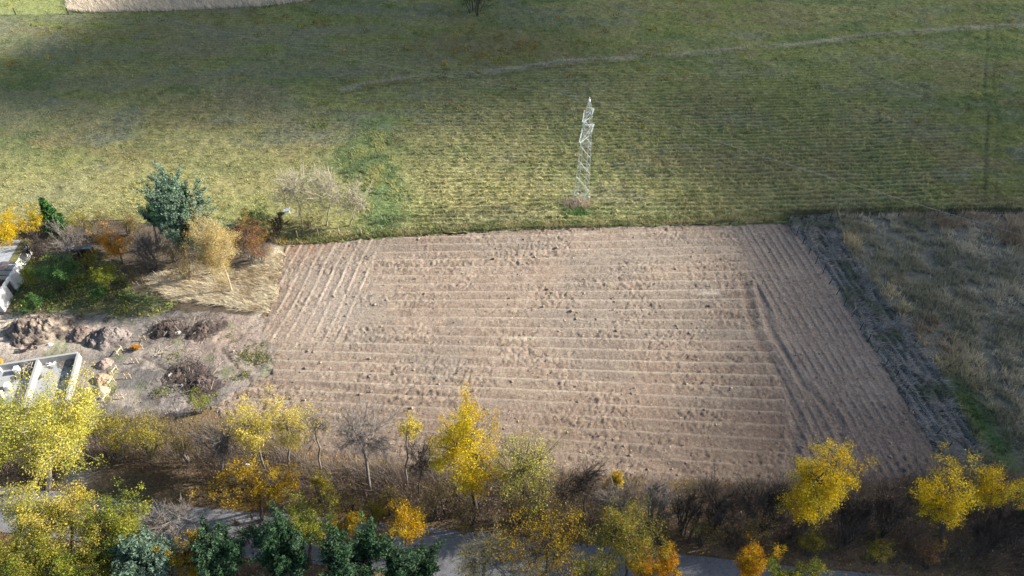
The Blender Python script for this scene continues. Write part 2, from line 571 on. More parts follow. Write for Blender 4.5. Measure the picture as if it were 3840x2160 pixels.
for zi, nm, mt in ((1, 'ploughed_field', 'soil'), (2, 'fallow_field', 'earth'), (5, 'building_site_ground', 'earth'), (4, 'garden_ground', 'earth'), (0, 'road_verge', 'earth')):
    q = quads[(zone == zi) & infr]
    used = np.unique(q)
    rm = np.zeros(nx * ny, np.int32); rm[used] = np.arange(len(used))
    V = np.stack([gx.ravel()[used], gy.ravel()[used], hz.ravel()[used]], 1)
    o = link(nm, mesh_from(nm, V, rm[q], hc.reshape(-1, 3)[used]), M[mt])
    tag(o, kind='structure')

# ------------------------------------------------------------------ the meadow
MRES = 0.28
mx_ = np.arange(-118, 118, MRES); my_ = np.arange(62, 152, MRES)
ax, ay = np.meshgrid(mx_, my_, indexing='ij')
ax = ax + (RNG.random(ax.shape) - .5) * .1; ay = ay + (RNG.random(ay.shape) - .5) * .1
DITCH = GP([(1290, 335), (1500, 295), (1850, 270), (2100, 235), (2560, 205), (3000, 165), (3300, 130), (3620, 105), (3840, 95)])
RUT = GP([(3718, 95), (3715, 200), (3708, 330), (3722, 430), (3716, 560), (3712, 760)])
PALE_TL = GP([(262, -80), (255, 40), (330, 48), (620, 42), (1000, 22), (1300, -15), (1300, -80)])
LAWN_TL = GP([(-700, -80), (-700, 70), (0, 58), (250, 52), (262, -80)])
MIDPATCH = G(1700, 650)


def meadow_field(x, y):
    e = edge_y(x)
    lump = fbm(x * .9, y * 1.1, 4, 1, .6)
    row = .5 + .5 * np.cos(2 * math.pi * (y - .012 * (x + 10) - .0004 * (x - 15) ** 2 + .7 * (fbm(x * .09, y * .12, 3, 3) - .5)) / .92)
    wrow = np.exp(-np.maximum(np.abs(x - 24) - 36, 0) / 10) * (.45 + .55 * sstep(112, 96, y)) * sstep(128, 112, y) * sstep(-22, -12, x)
    wrow = np.maximum(wrow, .25 * sstep(.5, .6, fbm(x * .04, y * .05, 2, 4)))
    z = .05 + .34 * (lump - .5) + .24 * wrow * row * (.3 + 1.2 * lump) + .10 * (fbm(x * .25, y * .25, 3, 5) - .5)
    # albedo
    c = np.ones(x.shape + (3,)) * np.array([.172, .190, .056])
    p1 = fbm(x * .05, y * .08, 4, 2); p2 = fbm(x * .11 + 20, y * .22, 4, 6); p3 = fbm(x * .5, y * .8, 3, 3)
    c = mixc(c, (.245, .225, .10), sstep(.42, .62, p1))
    c = mixc(c, (.085, .125, .05), sstep(.48, .64, p2) * .75)
    c = mixc(c, (.215, .165, .09), sstep(.52, .68, fbm(x * .09 + 70, y * .17, 4, 5)) * .7)
    c = mixc(c, (.17, .17, .125), sstep(.55, .7, fbm(x * .13 + 10, y * .2 + 33, 4, 0)) * .8)
    c = mixc(c, (.30, .27, .13), sstep(.5, .75, p3) * .35)
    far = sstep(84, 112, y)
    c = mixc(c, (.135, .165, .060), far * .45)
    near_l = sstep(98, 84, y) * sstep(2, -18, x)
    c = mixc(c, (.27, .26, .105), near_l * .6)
    c = mixc(c, (.43, .375, .19), wrow * row * .62)
    c = mixc(c, (.08, .115, .035), wrow * (1 - row) * .55)
    c = c * (.62 + .76 * fbm(x * 1.3, y * 1.9, 3, 7, .7))[..., None]
    # weedy band along the plot fence
    d = y - e
    g = np.exp(-(np.maximum(d, 0) / 1.6) ** 2)
    c = mixc(c, (.09, .12, .04), g * .5 * sstep(-30, -10, x))
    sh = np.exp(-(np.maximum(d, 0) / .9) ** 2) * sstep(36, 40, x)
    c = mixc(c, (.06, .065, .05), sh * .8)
    # greener, taller weeds running up from the corner of the plot
    P = GP([(1430, 860), (1440, 700), (1400, 600), (1300, 620), (1420, 470)])
    dd = dist_line(x, y, P)
    c = mixc(c, (.12, .185, .07), np.exp(-(dd / 3.2) ** 2) * .7)
    z = z + np.exp(-(dd / 2.5) ** 2) * .25 * fbm(x * .8, y * .8, 3, 6)
    # rough grey-brown shades across the upper half
    q = sstep(92, 100, y) * sstep(.45, .6, fbm(x * .07 + 5, y * .25, 3, 1)) * sstep(10, -30, x)
    c = mixc(c, (.19, .18, .125), q * .4)
    # yellowing goldenrod patch
    e2 = np.exp(-((x + 1) / 18) ** 2 - ((y - 124) / 7) ** 2)
    c = mixc(c, (.17, .14, .065), e2 * .6)
    # the dry strip of a boundary ditch
    dd = dist_line(x, y, DITCH)
    c = mixc(c, (.36, .33, .25), np.exp(-(dd / .6) ** 2) * .8 * sstep(.3, .55, fbm(x * .2, y * .2, 3, 2)))
    d2 = dist_line(x, y, DITCH + np.array([0, -1.6]))
    c = mixc(c, (.08, .10, .05), np.exp(-(d2 / .5) ** 2) * .35)  # near side of the ditch darker: its shadow put into the colour
    z = z - .05 * np.exp(-(d2 / .6) ** 2)
    for off in (-.75, .75):
        d3 = np.abs(x - np.interp(y, RUT[::-1, 1], RUT[::-1, 0]) - off)
        g = np.exp(-(d3 / .26) ** 2) * ((y > RUT[:, 1].min()) & (y < RUT[:, 1].max()))
        g = g * (.35 + .65 * sstep(.35, .6, fbm(x * .5, y * .25, 3, 4)))
        c = mixc(c, (.07, .085, .045), g * (.6 if off < 0 else .3)); z = z - .09 * g
    c = mixc(c, (.36, .31, .24), inpoly(x, y, PALE_TL) * .9)
    c = mixc(c, (.25, .27, .10), inpoly(x, y, LAWN_TL) * .9)
    return z, c, wrow * row


mzone = ay[:-1, :-1] > edge_y(ax[:-1, :-1]) - .35
minfr = np.abs(ax[:-1, :-1]) < (ay[:-1, :-1] * math.cos(PITCH) + H * math.sin(PITCH)) * .7135 + 8
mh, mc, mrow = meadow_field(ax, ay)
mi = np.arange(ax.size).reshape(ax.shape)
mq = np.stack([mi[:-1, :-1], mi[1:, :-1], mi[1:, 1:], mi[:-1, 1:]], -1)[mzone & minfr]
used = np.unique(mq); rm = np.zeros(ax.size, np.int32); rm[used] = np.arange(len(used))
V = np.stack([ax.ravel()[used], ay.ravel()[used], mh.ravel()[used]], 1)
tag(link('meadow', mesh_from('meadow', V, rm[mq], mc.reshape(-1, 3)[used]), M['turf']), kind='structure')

# open country beyond and beneath
m_open, nt, b = principled('open_country', .95, .1)
n1 = noise_node(nt, .02, 6, .6); n2 = noise_node(nt, 1.5, 6, .7)
r = ramp(nt, n1.outputs['Fac'], [(.35, (.10, .13, .055)), (.5, (.17, .16, .075)), (.65, (.13, .15, .06))])
mxn = nt.nodes.new('ShaderNodeMix'); mxn.data_type = 'RGBA'; mxn.blend_type = 'MULTIPLY'; mxn.inputs[0].default_value = .6
nt.links.new(r.outputs[0], mxn.inputs[6]); nt.links.new(n2.outputs['Fac'], mxn.inputs[7]); nt.links.new(mxn.outputs[2], b.inputs['Base Color'])
gnd = MB(); S = 2500
gnd.add([(-S, -S, -.35), (S, -S, -.35), (S, S, -.35), (-S, S, -.35)], [(0, 1, 2, 3)])
tag(gnd.build('ground', m_open), kind='structure')

# ------------------------------------------------------------------ road
m_road, nt, b = principled('old_asphalt', .88, .25)
n1 = noise_node(nt, .6, 5, .6); n2 = noise_node(nt, 9, 5, .7)
r = ramp(nt, n1.outputs['Fac'], [(.3, (.12, .12, .13)), (.48, (.21, .21, .215)), (.52, (.17, .17, .178)), (.75, (.27, .265, .26))])
mxn = nt.nodes.new('ShaderNodeMix'); mxn.data_type = 'RGBA'; mxn.blend_type = 'OVERLAY'; mxn.inputs[0].default_value = .6
nt.links.new(r.outputs[0], mxn.inputs[6]); nt.links.new(n2.outputs['Fac'], mxn.inputs[7]); nt.links.new(mxn.outputs[2], b.inputs['Base Color'])
bp = nt.nodes.new('ShaderNodeBump'); bp.inputs['Strength'].default_value = .35; bp.inputs['Distance'].default_value = .02
nt.links.new(n2.outputs['Fac'], bp.inputs['Height']); nt.links.new(bp.outputs[0], b.inputs['Normal'])
rx = np.arange(-64, 78, .4)
rn = np.interp(rx, ROAD_N[:, 0], ROAD_N[:, 1])
for _ in range(12):
    rn[1:-1] = (rn[:-2] + rn[1:-1] + rn[2:]) / 3
V = []; Fq = []
K = 8
for j in range(K + 1):
    t = j / K
    ed = .12 * (fbm(rx * 1.3, rx * 0 + j, 2, 3) - .5) if j in (0, K) else 0
    V.append(np.stack([rx, rn - t * ROAD_W + ed, .02 + .07 * (1 - (2 * t - 1) ** 2) + rx * 0], 1))
V = np.concatenate(V); n = len(rx)
for j in range(K):
    a = np.arange(n - 1) + j * n
    Fq.append(np.stack([a, a + n, a + n + 1, a + 1], 1))
tag(link('road', mesh_from('road', V, np.concatenate(Fq)), m_road), kind='structure')

# ------------------------------------------------------------------ an unseen cloud, shaped so that its shadow covers the far meadow and the right side
LIT = GP([(-1500, 560), (0, 455), (500, 500), (1100, 540), (1700, 560), (2200, 610), (2580, 740), (2780, 930), (2860, 1200),
          (2850, 1600), (3000, 2300), (-1500, 2700)])
LIT2 = GP([(-2500, -400), (350, -150), (330, 20), (120, 110), (-100, 190), (-2500, 330)])
cxs = np.arange(-330, 420, 6.0); cys = np.arange(-60, 420, 6.0)
qx, qy = np.meshgrid(cxs, cys, indexing='ij')
d = dist_line(qx, qy, LIT, True); d = np.where(inpoly(qx, qy, LIT), -d, d)
d2 = dist_line(qx, qy, LIT2, True); d2 = np.where(inpoly(qx, qy, LIT2), -d2, d2)
n_ = 10 * (fbm(qx * .03, qy * .03, 3, 2) - .5)
th = sstep(-14, 20, d + n_) * sstep(-4, 22, d2 + n_)
th = th * sstep(0, 60, qx + 330) * sstep(0, 60, 414 - qx) * sstep(0, 30, qy + 60) * sstep(0, 60, 414 - qy)
th = th * (.8 + .5 * fbm(qx * .02, qy * .02, 3, 5))
CH = 260.0
off = SUND * CH / SUND[2]
th = th * (1 + 1.3 * sstep(12, 38, qx) * sstep(125, 84, qy))
th = th * (1 + 1.2 * sstep(97, 112, qy) * sstep(35, -15, qx))
T = 22.0 * th
keep = T > .15
LT = (T / SUND[2])[..., None] * SUND      # thickness runs along the sun rays, so the shade keeps its drawn outline
top = (np.stack([qx + off[0], qy + off[1], CH + 0 * T], -1) + LT * .65).reshape(-1, 3)
bot = (np.stack([qx + off[0], qy + off[1], CH + 0 * T], -1) - LT * .35).reshape(-1, 3)
ci = np.arange(qx.size).reshape(qx.shape)
kq = keep[:-1, :-1] & keep[1:, :-1] & keep[1:, 1:] & keep[:-1, 1:]
cq = np.stack([ci[:-1, :-1], ci[1:, :-1], ci[1:, 1:], ci[:-1, 1:]], -1)[kq]
# rim vertices close the two sheets
edge_cnt = {}
for q in cq:
    for a, b_ in ((q[0], q[1]), (q[1], q[2]), (q[2], q[3]), (q[3], q[0])):
        edge_cnt[(a, b_)] = 1
rim = [(a, b_) for (a, b_) in edge_cnt if (b_, a) not in edge_cnt]
N0 = qx.size
side = np.array([(b_, a, a + N0, b_ + N0) for a, b_ in rim])
cf = np.concatenate([cq, cq[:, ::-1] + N0, side])
V = np.concatenate([top, bot])
used = np.unique(cf); rm = np.zeros(len(V), np.int32); rm[used] = np.arange(len(used))
m_cloud = bpy.data.materials.new('cloud'); m_cloud.use_nodes = True
nt = m_cloud.node_tree; nt.nodes.clear()
out = nt.nodes.new('ShaderNodeOutputMaterial'); pv = nt.nodes.new('ShaderNodeVolumePrincipled')
pv.inputs['Color'].default_value = (.97, .97, .98, 1); pv.inputs['Density'].default_value = .033; pv.inputs['Anisotropy'].default_value = .4
nt.links.new(pv.outputs[0], out.inputs['Volume'])
cl = link('cloud', mesh_from('cloud', V[used], rm[cf]), m_cloud)
tag(cl, 'unseen cloud shaped to shade the far meadow and the right side', 'cloud', kind='stuff')

# ------------------------------------------------------------------ vegetation builders
def unit(v):
    return v / np.maximum(np.linalg.norm(v, axis=-1, keepdims=True), 1e-9)


def tubes(P0, P1, R0, R1, n):
    """prisms round many segments at once: verts (m*2n,3), quads"""
    P0 = np.asarray(P0, float); P1 = np.asarray(P1, float)
    m = len(P0)
    ax_ = unit(P1 - P0)
    ref = np.where(np.abs(ax_[:, 2:3]) > .9, np.array([[1., 0, 0]]), np.array([[0, 0, 1.]]))
    a = unit(np.cross(ax_, ref)); b = np.cross(ax_, a)
    t = 2 * np.pi * np.arange(n) / n
    ring = a[:, None, :] * np.cos(t)[None, :, None] + b[:, None, :] * np.sin(t)[None, :, None]
    V = np.concatenate([P0[:, None] + ring * np.asarray(R0)[:, None, None], P1[:, None] + ring * np.asarray(R1)[:, None, None]], 1)
    i = np.arange(n); j = (i + 1) % n
    f = np.stack([i, j, j + n, i + n], 1)
    Fc = (np.arange(m) * 2 * n)[:, None, None] + f[None]
    return V.reshape(-1, 3), Fc.reshape(-1, 4)


def join_parts(parts):
    Vs = []; Fs = []; n = 0
    for V, Fc in parts:
        Vs.append(V); Fs.append(Fc + n); n += len(V)
    return np.concatenate(Vs), np.concatenate(Fs)


def curve_segs(A, B, ra, rb, k, jit, sag, rng):
    """A->B split into k wavering pieces"""
    m = len(A)
    pts = []
    for i in range(k + 1):
        t = i / k
        p = A * (1 - t) + B * t
        if 0 < i < k:
            p = p + rng.normal(0, 1, (m, 3)) * jit + np.array([0, 0, sag]) * math.sin(math.pi * t)
        pts.append(p)
    P0 = np.concatenate(pts[:-1]); P1 = np.concatenate(pts[1:])
    R0 = np.concatenate([ra * (1 - i / k) + rb * (i / k) for i in range(k)])
    R1 = np.concatenate([ra * (1 - (i + 1) / k) + rb * ((i + 1) / k) for i in range(k)])
    return P0, P1, R0, R1


def nearest(A, B):
    return np.argmin(((A[:, None] - B[None]) ** 2).sum(-1), 1)


def sphere_dirs(n, rng, zmin=-1.0):
    d = []
    while len(d) < n:
        v = unit(rng.normal(0, 1, (n * 3, 3)))
        d += list(v[v[:, 2] > zmin])
    return np.array(d[:n])


def lobed(n, center, rad, f0, f1, rng, zmin=-.9, lobes=12, amp=.30):
    """points in an uneven, lobed crown volume"""
    d = sphere_dirs(n, rng, zmin)
    L = sphere_dirs(lobes, rng, -.6)
    k = np.clip((d @ L.T), 0, 1) ** 7
    f = 1.03 - amp + amp * 1.25 * k.max(1)
    r = (f0 ** 2 + (f1 ** 2 - f0 ** 2) * rng.random(n)) ** .5
    return center + d * np.asarray(rad) * (f * r)[:, None]


def leaf_tris(C, size, rng, out=None, flat=0.0, aspect=1.0, jit=.35):
    """one small triangle per leaf"""
    n = len(C)
    nr = rng.normal(0, 1, (n, 3))
    if out is not None:
        nr = unit(nr) + out
    nr[:, 2] += flat
    nr = unit(nr)
    a = unit(np.cross(nr, rng.normal(0, 1, (n, 3)))); b = np.cross(nr, a)
    s = (size * (1 + jit * rng.normal(0, 1, n)).clip(.4, 2))[:, None]
    V = np.stack([C + a * s * .62 * aspect, C - a * s * .35 * aspect + b * s * .5, C - a * s * .35 * aspect - b * s * .5], 1).reshape(-1, 3)
    return V, np.arange(n * 3).reshape(-1, 3)


def leaf_cols(n, pal, rng, grp=None, var=.3):
    pal = np.asarray(pal)
    if grp is None:
        c = pal[rng.integers(0, len(pal), n)]
    else:
        pick = rng.integers(0, len(pal), grp.max() + 1)
        own = rng.integers(0, len(pal), n)
        c = pal[np.where(rng.random(n) < .6, pick[grp], own)]
    c = c * (1 + var * rng.normal(0, 1, (n, 1))).clip(.5, 1.6)
    return np.repeat(c, 3, 0)


PAL = {
    'yellow': [(.62, .43, .015), (.55, .36, .012), (.66, .50, .04), (.50, .33, .015), (.42, .36, .04)],
    'amber': [(.62, .38, .012), (.60, .33, .012), (.55, .30, .012), (.64, .45, .03), (.42, .27, .03)],
    'yelgreen': [(.54, .47, .08), (.42, .42, .08), (.58, .50, .10), (.32, .34, .07)],
    'palegold': [(.64, .51, .10), (.56, .44, .09), (.68, .54, .08), (.48, .41, .10)],
    'gold': [(.50, .31, .02), (.42, .26, .02), (.46, .33, .03), (.36, .25, .03)],
    'orange': [(.60, .27, .02), (.56, .33, .02), (.52, .22, .015), (.60, .40, .03)],
    'olive': [(.25, .22, .045), (.32, .27, .05), (.20, .19, .045), (.40, .31, .05)],
    'green': [(.075, .155, .05), (.11, .20, .065), (.14, .235, .085)],
    'yellowgreen': [(.22, .26, .045), (.34, .34, .05), (.16, .20, .045), (.42, .36, .05)],
    'pine': [(.13, .195, .13), (.17, .24, .165), (.10, .155, .10), (.15, .22, .145)],
    'darkpine': [(.045, .09, .042), (.065, .12, .055), (.03, .065, .03), (.08, .13, .07)],
    'spruce': [(.03, .085, .03), (.05, .12, .035), (.08, .16, .04)],
    'birch': [(.56, .42, .16), (.60, .48, .21), (.48, .34, .11)],
    'redbrown': [(.24, .12, .075), (.28, .15, .09), (.20, .11, .08), (.40, .26, .04)],
    'brown': [(.20, .145, .08), (.25, .19, .10), (.17, .125, .075), (.30, .25, .07)],
    'maple': [(.66, .30, .03), (.60, .24, .02), (.68, .40, .05)],
    'rust': [(.28, .13, .05), (.22, .11, .05), (.34, .18, .06)],
}
TREE_N = [0]


def crown_from_px(u0, u1, v0, v1, ub, vb):
    b = G(ub, vb)
    Y = b[1]
    uc, vc = (u0 + u1) / 2, (v0 + v1) / 2
    c = onplane(uc, vc, Y)
    dep = c[1] * math.cos(PITCH) + (H - c[2]) * math.sin(PITCH)
    ppm = FPX / dep
    rx = (u1 - u0) / 2 / ppm
    e = (v1 - v0) / 2 / ppm
    el = math.atan2(H - c[2], c[1])
    ry = min(rx, e / max(math.sin(el), .3) * .9)
    rz = math.sqrt(max(e * e - (ry * math.sin(el)) ** 2, (.55 * e) ** 2)) / math.cos(el)
    rz = min(max(rz, .7 * min(rx, e)), 1.9 * max(rx, e))
    return b, c, np.array([rx, ry, rz])


def grow(name, label, kind, box, base, pal=None, dens=1.0, bark='bark_grey', leaf=.19, group=None, cat='tree', r0=None, zc=None):
    """one tree or shrub with its trunk and its crown"""
    TREE_N[0] += 1
    rng = np.random.default_rng(1000 + TREE_N[0])
    b, c, rad = crown_from_px(*box, *base)
    gz = float(height_at(b[0], b[1])) if b[1] < 78 else 0.0
    o = np.array([b[0], b[1], gz - .05])
    c = c - o; 
    if zc is not None: c[2] = zc
    if c[2] - rad[2] < .1 and kind not in ('bush', 'barebush'):
        rad[2] = max(c[2] - .2, .5 * rad[2])
    size = float(np.mean(rad))
    root = thing(name, label, cat, tuple(o), 0, group)
    r0 = r0 or (.035 + .028 * (c[2] + rad[2]) * .6)
    parts_t = []; parts_b = []
    leafC = []; leafG = []
    multi = kind in ('bush', 'barebush')
    if multi:
        c[2] = max(c[2], rad[2] * .55)
        ns = int(rng.integers(5, 9))
        fork = rng.normal(0, 1, (ns, 3)) * np.array([rad[0] * .18, rad[1] * .18, 0]); fork[:, 2] = .0
    else:
        fz = max(c[2] - rad[2] * (.9 if kind == 'bare' else .45 if kind in ('leafy', 'sparse') else .1), .22 * (c[2] + rad[2]))
        F_ = np.array([[c[0] * .75, c[1] * .75, fz]])
        A = np.zeros((1, 3))
        P = curve_segs(A, F_, np.array([r0]), np.array([r0 * .72]), 5, .03 + .006 * fz, 0, rng)
        parts_t.append(tubes(*P, 7))
        topc = np.array([c + np.array([0, 0, rad[2] * .45])])
        P = curve_segs(F_, topc, np.array([r0 * .72]), np.array([r0 * .2]), 4, .15, 0, rng)
        parts_t.append(tubes(*P, 6))
        fork = np.concatenate([F_ * (1 - t) + topc * t for t in np.linspace(0, .75, 7)] + [F_ * .85])
    vol = float(np.prod(rad)) ** (1 / 3)
    n1 = 7 if not multi else 9
    n2 = int(np.clip(9 * vol ** 1.25, 14, 80)) if kind not in ('bare', 'barebush') else int(np.clip(11 * vol ** 1.1, 16, 60))
    if multi and kind == 'barebush':
        n1 = 12
    zmin = -.55 if not multi else -.25
    L1 = lobed(n1, c, rad * (1.15 if kind == 'bare' else 1.0), .3, .65, rng, zmin)
    L2 = lobed(n2, c, rad * (1.22 if kind == 'bare' else 1.1 if kind in ('leafy', 'sparse') else 1.0), .35, .97, rng, -.85 if not multi else -.35, int(rng.integers(6, 11)), .42)
    if kind == 'pine':
        L2 = lobed(n2, c, rad * (1.0 if pal == 'pine' else 1.08), .4, .97, rng, -.85, 9 if pal == 'pine' else 7, .3 if pal == 'pine' else .48)
    L1[:, 2] = np.maximum(L1[:, 2], .25); L2[:, 2] = np.maximum(L2[:, 2], .2)
    # limbs leave the stem below the point they reach
    w = ((L1[:, None] - fork[None]) ** 2).sum(-1) + 6.0 * np.maximum(fork[None, :, 2] - L1[:, None, 2] + .3, 0) ** 2
    k1 = np.argmin(w, 1)
    A1 = fork[k1]
    P = curve_segs(A1, L1, np.full(n1, r0 * .5), np.full(n1, r0 * .26), 3, .07 * vol, .05 * vol, rng)
    parts_t.append(tubes(*P, 5))
    k2 = nearest(L2, L1)
    st = rng.uniform(.45, 1, (n2, 1))
    A2 = A1[k2] * (1 - st) + L1[k2] * st
    rb2 = max(r0 * .2, .02)
    P = curve_segs(A2, L2, np.full(n2, rb2), np.full(n2, rb2 * .5), 3, .05 * vol, .04 * vol, rng)
    parts_t.append(tubes(*P, 4))
    m3 = {'bare': 9, 'barebush': 9, 'sparse': 8, 'leafy': 8, 'bush': 7, 'pine': 14}[kind]
    n3 = n2 * m3
    g3 = np.repeat(np.arange(n2), m3)
    sig = (.25 if kind != 'pine' else .27) * vol ** .9
    pl = unit(unit(L2 - c * np.array([1, 1, .55])) + np.array([0, 0, .55]) + rng.normal(0, .25, (n2, 3)))
    L3 = L2[g3] + pl[g3] * rng.normal(.2, 1, (n3, 1)) * sig * 1.55 + rng.normal(0, 1, (n3, 3)) * sig * np.array([.62, .62, .5])
    L3[:, 2] = np.maximum(L3[:, 2], .12)
    st = rng.uniform(.35, 1, (n3, 1))
    A3 = A2[g3] * (1 - st) + L2[g3] * st
    tw = .014 if kind not in ('bare', 'barebush') else .018
    if kind not in ('bush',):
        P = curve_segs(A3, L3, np.full(n3, tw * 1.2), np.full(n3, tw * .7), 2 if kind in ('bare', 'barebush') else 1, .04, .03, rng)
        parts_b.append(tubes(*P, 3))
    if kind in ('bare', 'barebush', 'sparse'):
        m4 = 6 if kind != 'sparse' else 3
        g4 = np.repeat(np.arange(n3), m4)
        st = rng.uniform(.3, 1, (len(g4), 1))
        A4 = A3[g4] * (1 - st) + L3[g4] * st
        d = unit(unit(L3[g4] - A3[g4]) + rng.normal(0, .55, (len(g4), 3)) + np.array([0, 0, .25]))
        L4 = A4 + d * rng.uniform(.25, .65, (len(g4), 1)) * (.5 + .22 * vol)
        V = tubes(A4, L4, np.full(len(g4), tw * .8), np.full(len(g4), tw * .45), 3)
        parts_b.append(V)
    # leaves
    if pal is not None:
        per = {'bare': 2, 'barebush': 2, 'sparse': 24, 'leafy': 64, 'bush': 52, 'pine': 72}[kind] * dens
        if kind == 'pine': leaf = leaf * .54
        if kind != 'pine': leaf = leaf * .43
        cnt = rng.poisson(per, n3)
        gl = np.repeat(np.arange(n3), cnt)
        nl = len(gl)
        if kind == 'pine':
            st = rng.uniform(.3, 1.05, (nl, 1))
            C = A3[gl] * (1 - st) + L3[gl] * st + rng.normal(0, .13, (nl, 3))
        else:
            C = L3[gl] + rng.normal(0, 1, (nl, 3)) * sig * .36
        C[:, 2] = np.maximum(C[:, 2], .08)
        outv = unit(C - c * np.array([1, 1, .8])) * .55
        V, Fc = leaf_tris(C, leaf, rng, outv, .25, 1.0 if kind != 'pine' else 1.7)
        grp = g3[gl]
        col = leaf_cols(nl, PAL[pal], rng, grp)
        me = mesh_from('crown', V, Fc, col)
        link('crown', me, M['needle'] if kind == 'pine' else M['leaf'], root)['kind'] = 'stuff'
    V, Fc = join_parts(parts_t)
    so = link('trunk' if not multi else 'stems', mesh_from('trunk', V, Fc), M[bark], root)
    if multi: so['kind'] = 'stuff'
    if parts_b:
        V, Fc = join_parts(parts_b)
        link('twigs', mesh_from('twigs', V, Fc), M['bark_mid' if bark == 'bark_pale' else bark], root)['kind'] = 'stuff'
    return root


def spruce(name, label, box, base, pal='spruce', group=None):
    TREE_N[0] += 1
    rng = np.random.default_rng(1000 + TREE_N[0])
    b, c, rad = crown_from_px(*box, *base)
    o = np.array([b[0], b[1], 0.0])
    hgt = c[2] + rad[2] * .95
    root = thing(name, label, 'tree', tuple(o), 0, group)
    link('trunk', mesh_from('trunk', *tubes(np.array([[0, 0, -.1]]), np.array([[0, 0, hgt * .98]]), [.13], [.02], 7)), M['bark_dark'], root)
    n = 260
    t = rng.random(n) ** .8
    z = .4 + t * (hgt - .5)
    a = rng.uniform(0, 6.28, n)
    L = (1 - t) * rad[0] * rng.uniform(.75, 1.1, n) + .15
    A = np.stack([0 * z, 0 * z, z], 1); B = np.stack([np.cos(a) * L, np.sin(a) * L, z - .25 * L + .1], 1)
    link('twigs', mesh_from('twigs', *tubes(A, B, np.full(n, .02), np.full(n, .008), 3)), M['bark_dark'], root)
    g = np.repeat(np.arange(n), 34)
    st = rng.uniform(.15, 1.05, (len(g), 1))
    C = A[g] * (1 - st) + B[g] * st + rng.normal(0, .09, (len(g), 3)) * (1.6 - st)
    V, Fc = leaf_tris(C, .15, rng, unit(C - np.array([0, 0, hgt * .4])) * .5, .3, 1.5)
    link('crown', mesh_from('crown', V, Fc, leaf_cols(len(C), PAL[pal], rng, g)), M['needle'], root)


# ------------------------------------------------------------------ trees and shrubs
GA = 'trees of the garden behind the building site'
GB = 'trees between the field and the road'
GC = 'trees on the near side of the road'
GM = 'bare trees at the far left corner of the field'
# --- the garden, far left
grow('pine_tree', 'tall blue-green pine, the largest tree behind the garden', 'pine', (570, 788, 640, 955), (700, 1000), 'pine', 1.4, 'bark_dark', .21, GA, r0=.22)
grow('pine_tree', 'small dark pine bough tree left of the large blue-green pine', 'pine', (530, 620, 770, 850), (600, 930), 'darkpine', .8, 'bark_dark', .19, GA)
spruce('spruce_tree', 'small dark green spruce at the meadow edge, far left', (165, 262, 735, 850), (222, 862), group=GA)
grow('autumn_shrub', 'round yellow shrub cut by the left edge beside the sheds', 'bush', (-70, 115, 815, 945), (25, 935), 'yellow', 1.2, 'bark_grey', .2, GA, 'shrub')
grow('autumn_shrub', 'yellow shrub just left of the small spruce', 'bush', (82, 178, 795, 880), (130, 885), 'yellow', .9, 'bark_grey', .19, GA, 'shrub')
grow('bare_tree', 'grey leafless tangle of branches over the dark garden corner', 'barebush', (190, 350, 850, 1000), (270, 960), None, 1, 'bark_grey', .2, GA, 'shrub')
grow('hedge_shrub', 'olive brown shrub behind the small orange maple', 'bush', (300, 440, 790, 890), (370, 890), 'brown', .55, 'bark_grey', .17, GA, 'shrub')
grow('maple_tree', 'small maple with bright orange leaves before the pine', 'leafy', (366, 505, 848, 965), (462, 985), 'maple', .55, 'bark_grey', .22, GA)
grow('bare_tree', 'grey leafless bushy tree between orange maple and pine', 'barebush', (485, 630, 855, 1025), (560, 1000), None, 1, 'bark_grey', .2, GA, 'tree')
grow('olive_shrub', 'dark brown shrub at the foot of the large pine', 'bush', (600, 740, 880, 990), (680, 985), 'brown', .5, 'bark_dark', .17, GA, 'shrub')
grow('birch_tree', 'pale golden birch leaning left over the straw grass', 'sparse', (722, 905, 785, 1065), (872, 1098), 'birch', 5.0, 'bark_pale', .14, GA, r0=.12)
grow('russet_shrub', 'broad russet shrub right of the pale birch', 'bush', (850, 1000, 825, 960), (930, 965), 'redbrown', .75, 'bark_grey', .16, GA, 'shrub')
grow('russet_shrub', 'yellow-flecked russet shrub at the corner of the ploughed plot', 'bush', (890, 1050, 880, 1000), (965, 990), 'redbrown', .6, 'bark_grey', .16, GA, 'shrub')
grow('green_shrub', 'dense dark green shrub in the weedy garden', 'bush', (155, 305, 955, 1085), (230, 1085), 'green', 1.3, 'bark_dark', .2, GA, 'shrub')
grow('olive_shrub', 'olive and yellow shrub right of the dark green garden shrub', 'bush', (325, 460, 975, 1095), (395, 1090), 'yellowgreen', .7, 'bark_grey', .17, GA, 'shrub')
grow('olive_shrub', 'thin brown shrub below the leafless garden tree', 'bush', (440, 580, 985, 1070), (520, 1065), 'brown', .45, 'bark_grey', .15, GA, 'shrub')
grow('green_shrub', 'light green shrub on the weeds above the earth heaps', 'bush', (345, 405, 1070, 1135), (375, 1135), 'green', 1.0, 'bark_grey', .17, GA, 'shrub')
grow('green_shrub', 'low yellow-green shrub beside the ruined shed', 'bush', (75, 150, 985, 1075), (115, 1075), 'yellowgreen', .9, 'bark_grey', .17, GA, 'shrub')
grow('green_shrub', 'bright green low shrub above the largest earth heap', 'bush', (95, 165, 1110, 1170), (130, 1170), 'green', 1.0, 'bark_grey', .17, GA, 'shrub')
grow('olive_shrub', 'dark olive shrub on the meadow edge between spruce and maple', 'bush', (255, 350, 800, 880), (300, 880), 'olive', .7, 'bark_dark', .16, GA, 'shrub')
grow('olive_shrub', 'brown leafy shrub on the meadow edge left of the large pine', 'bush', (430, 545, 780, 880), (490, 878), 'brown', .8, 'bark_dark', .16, GA, 'shrub')
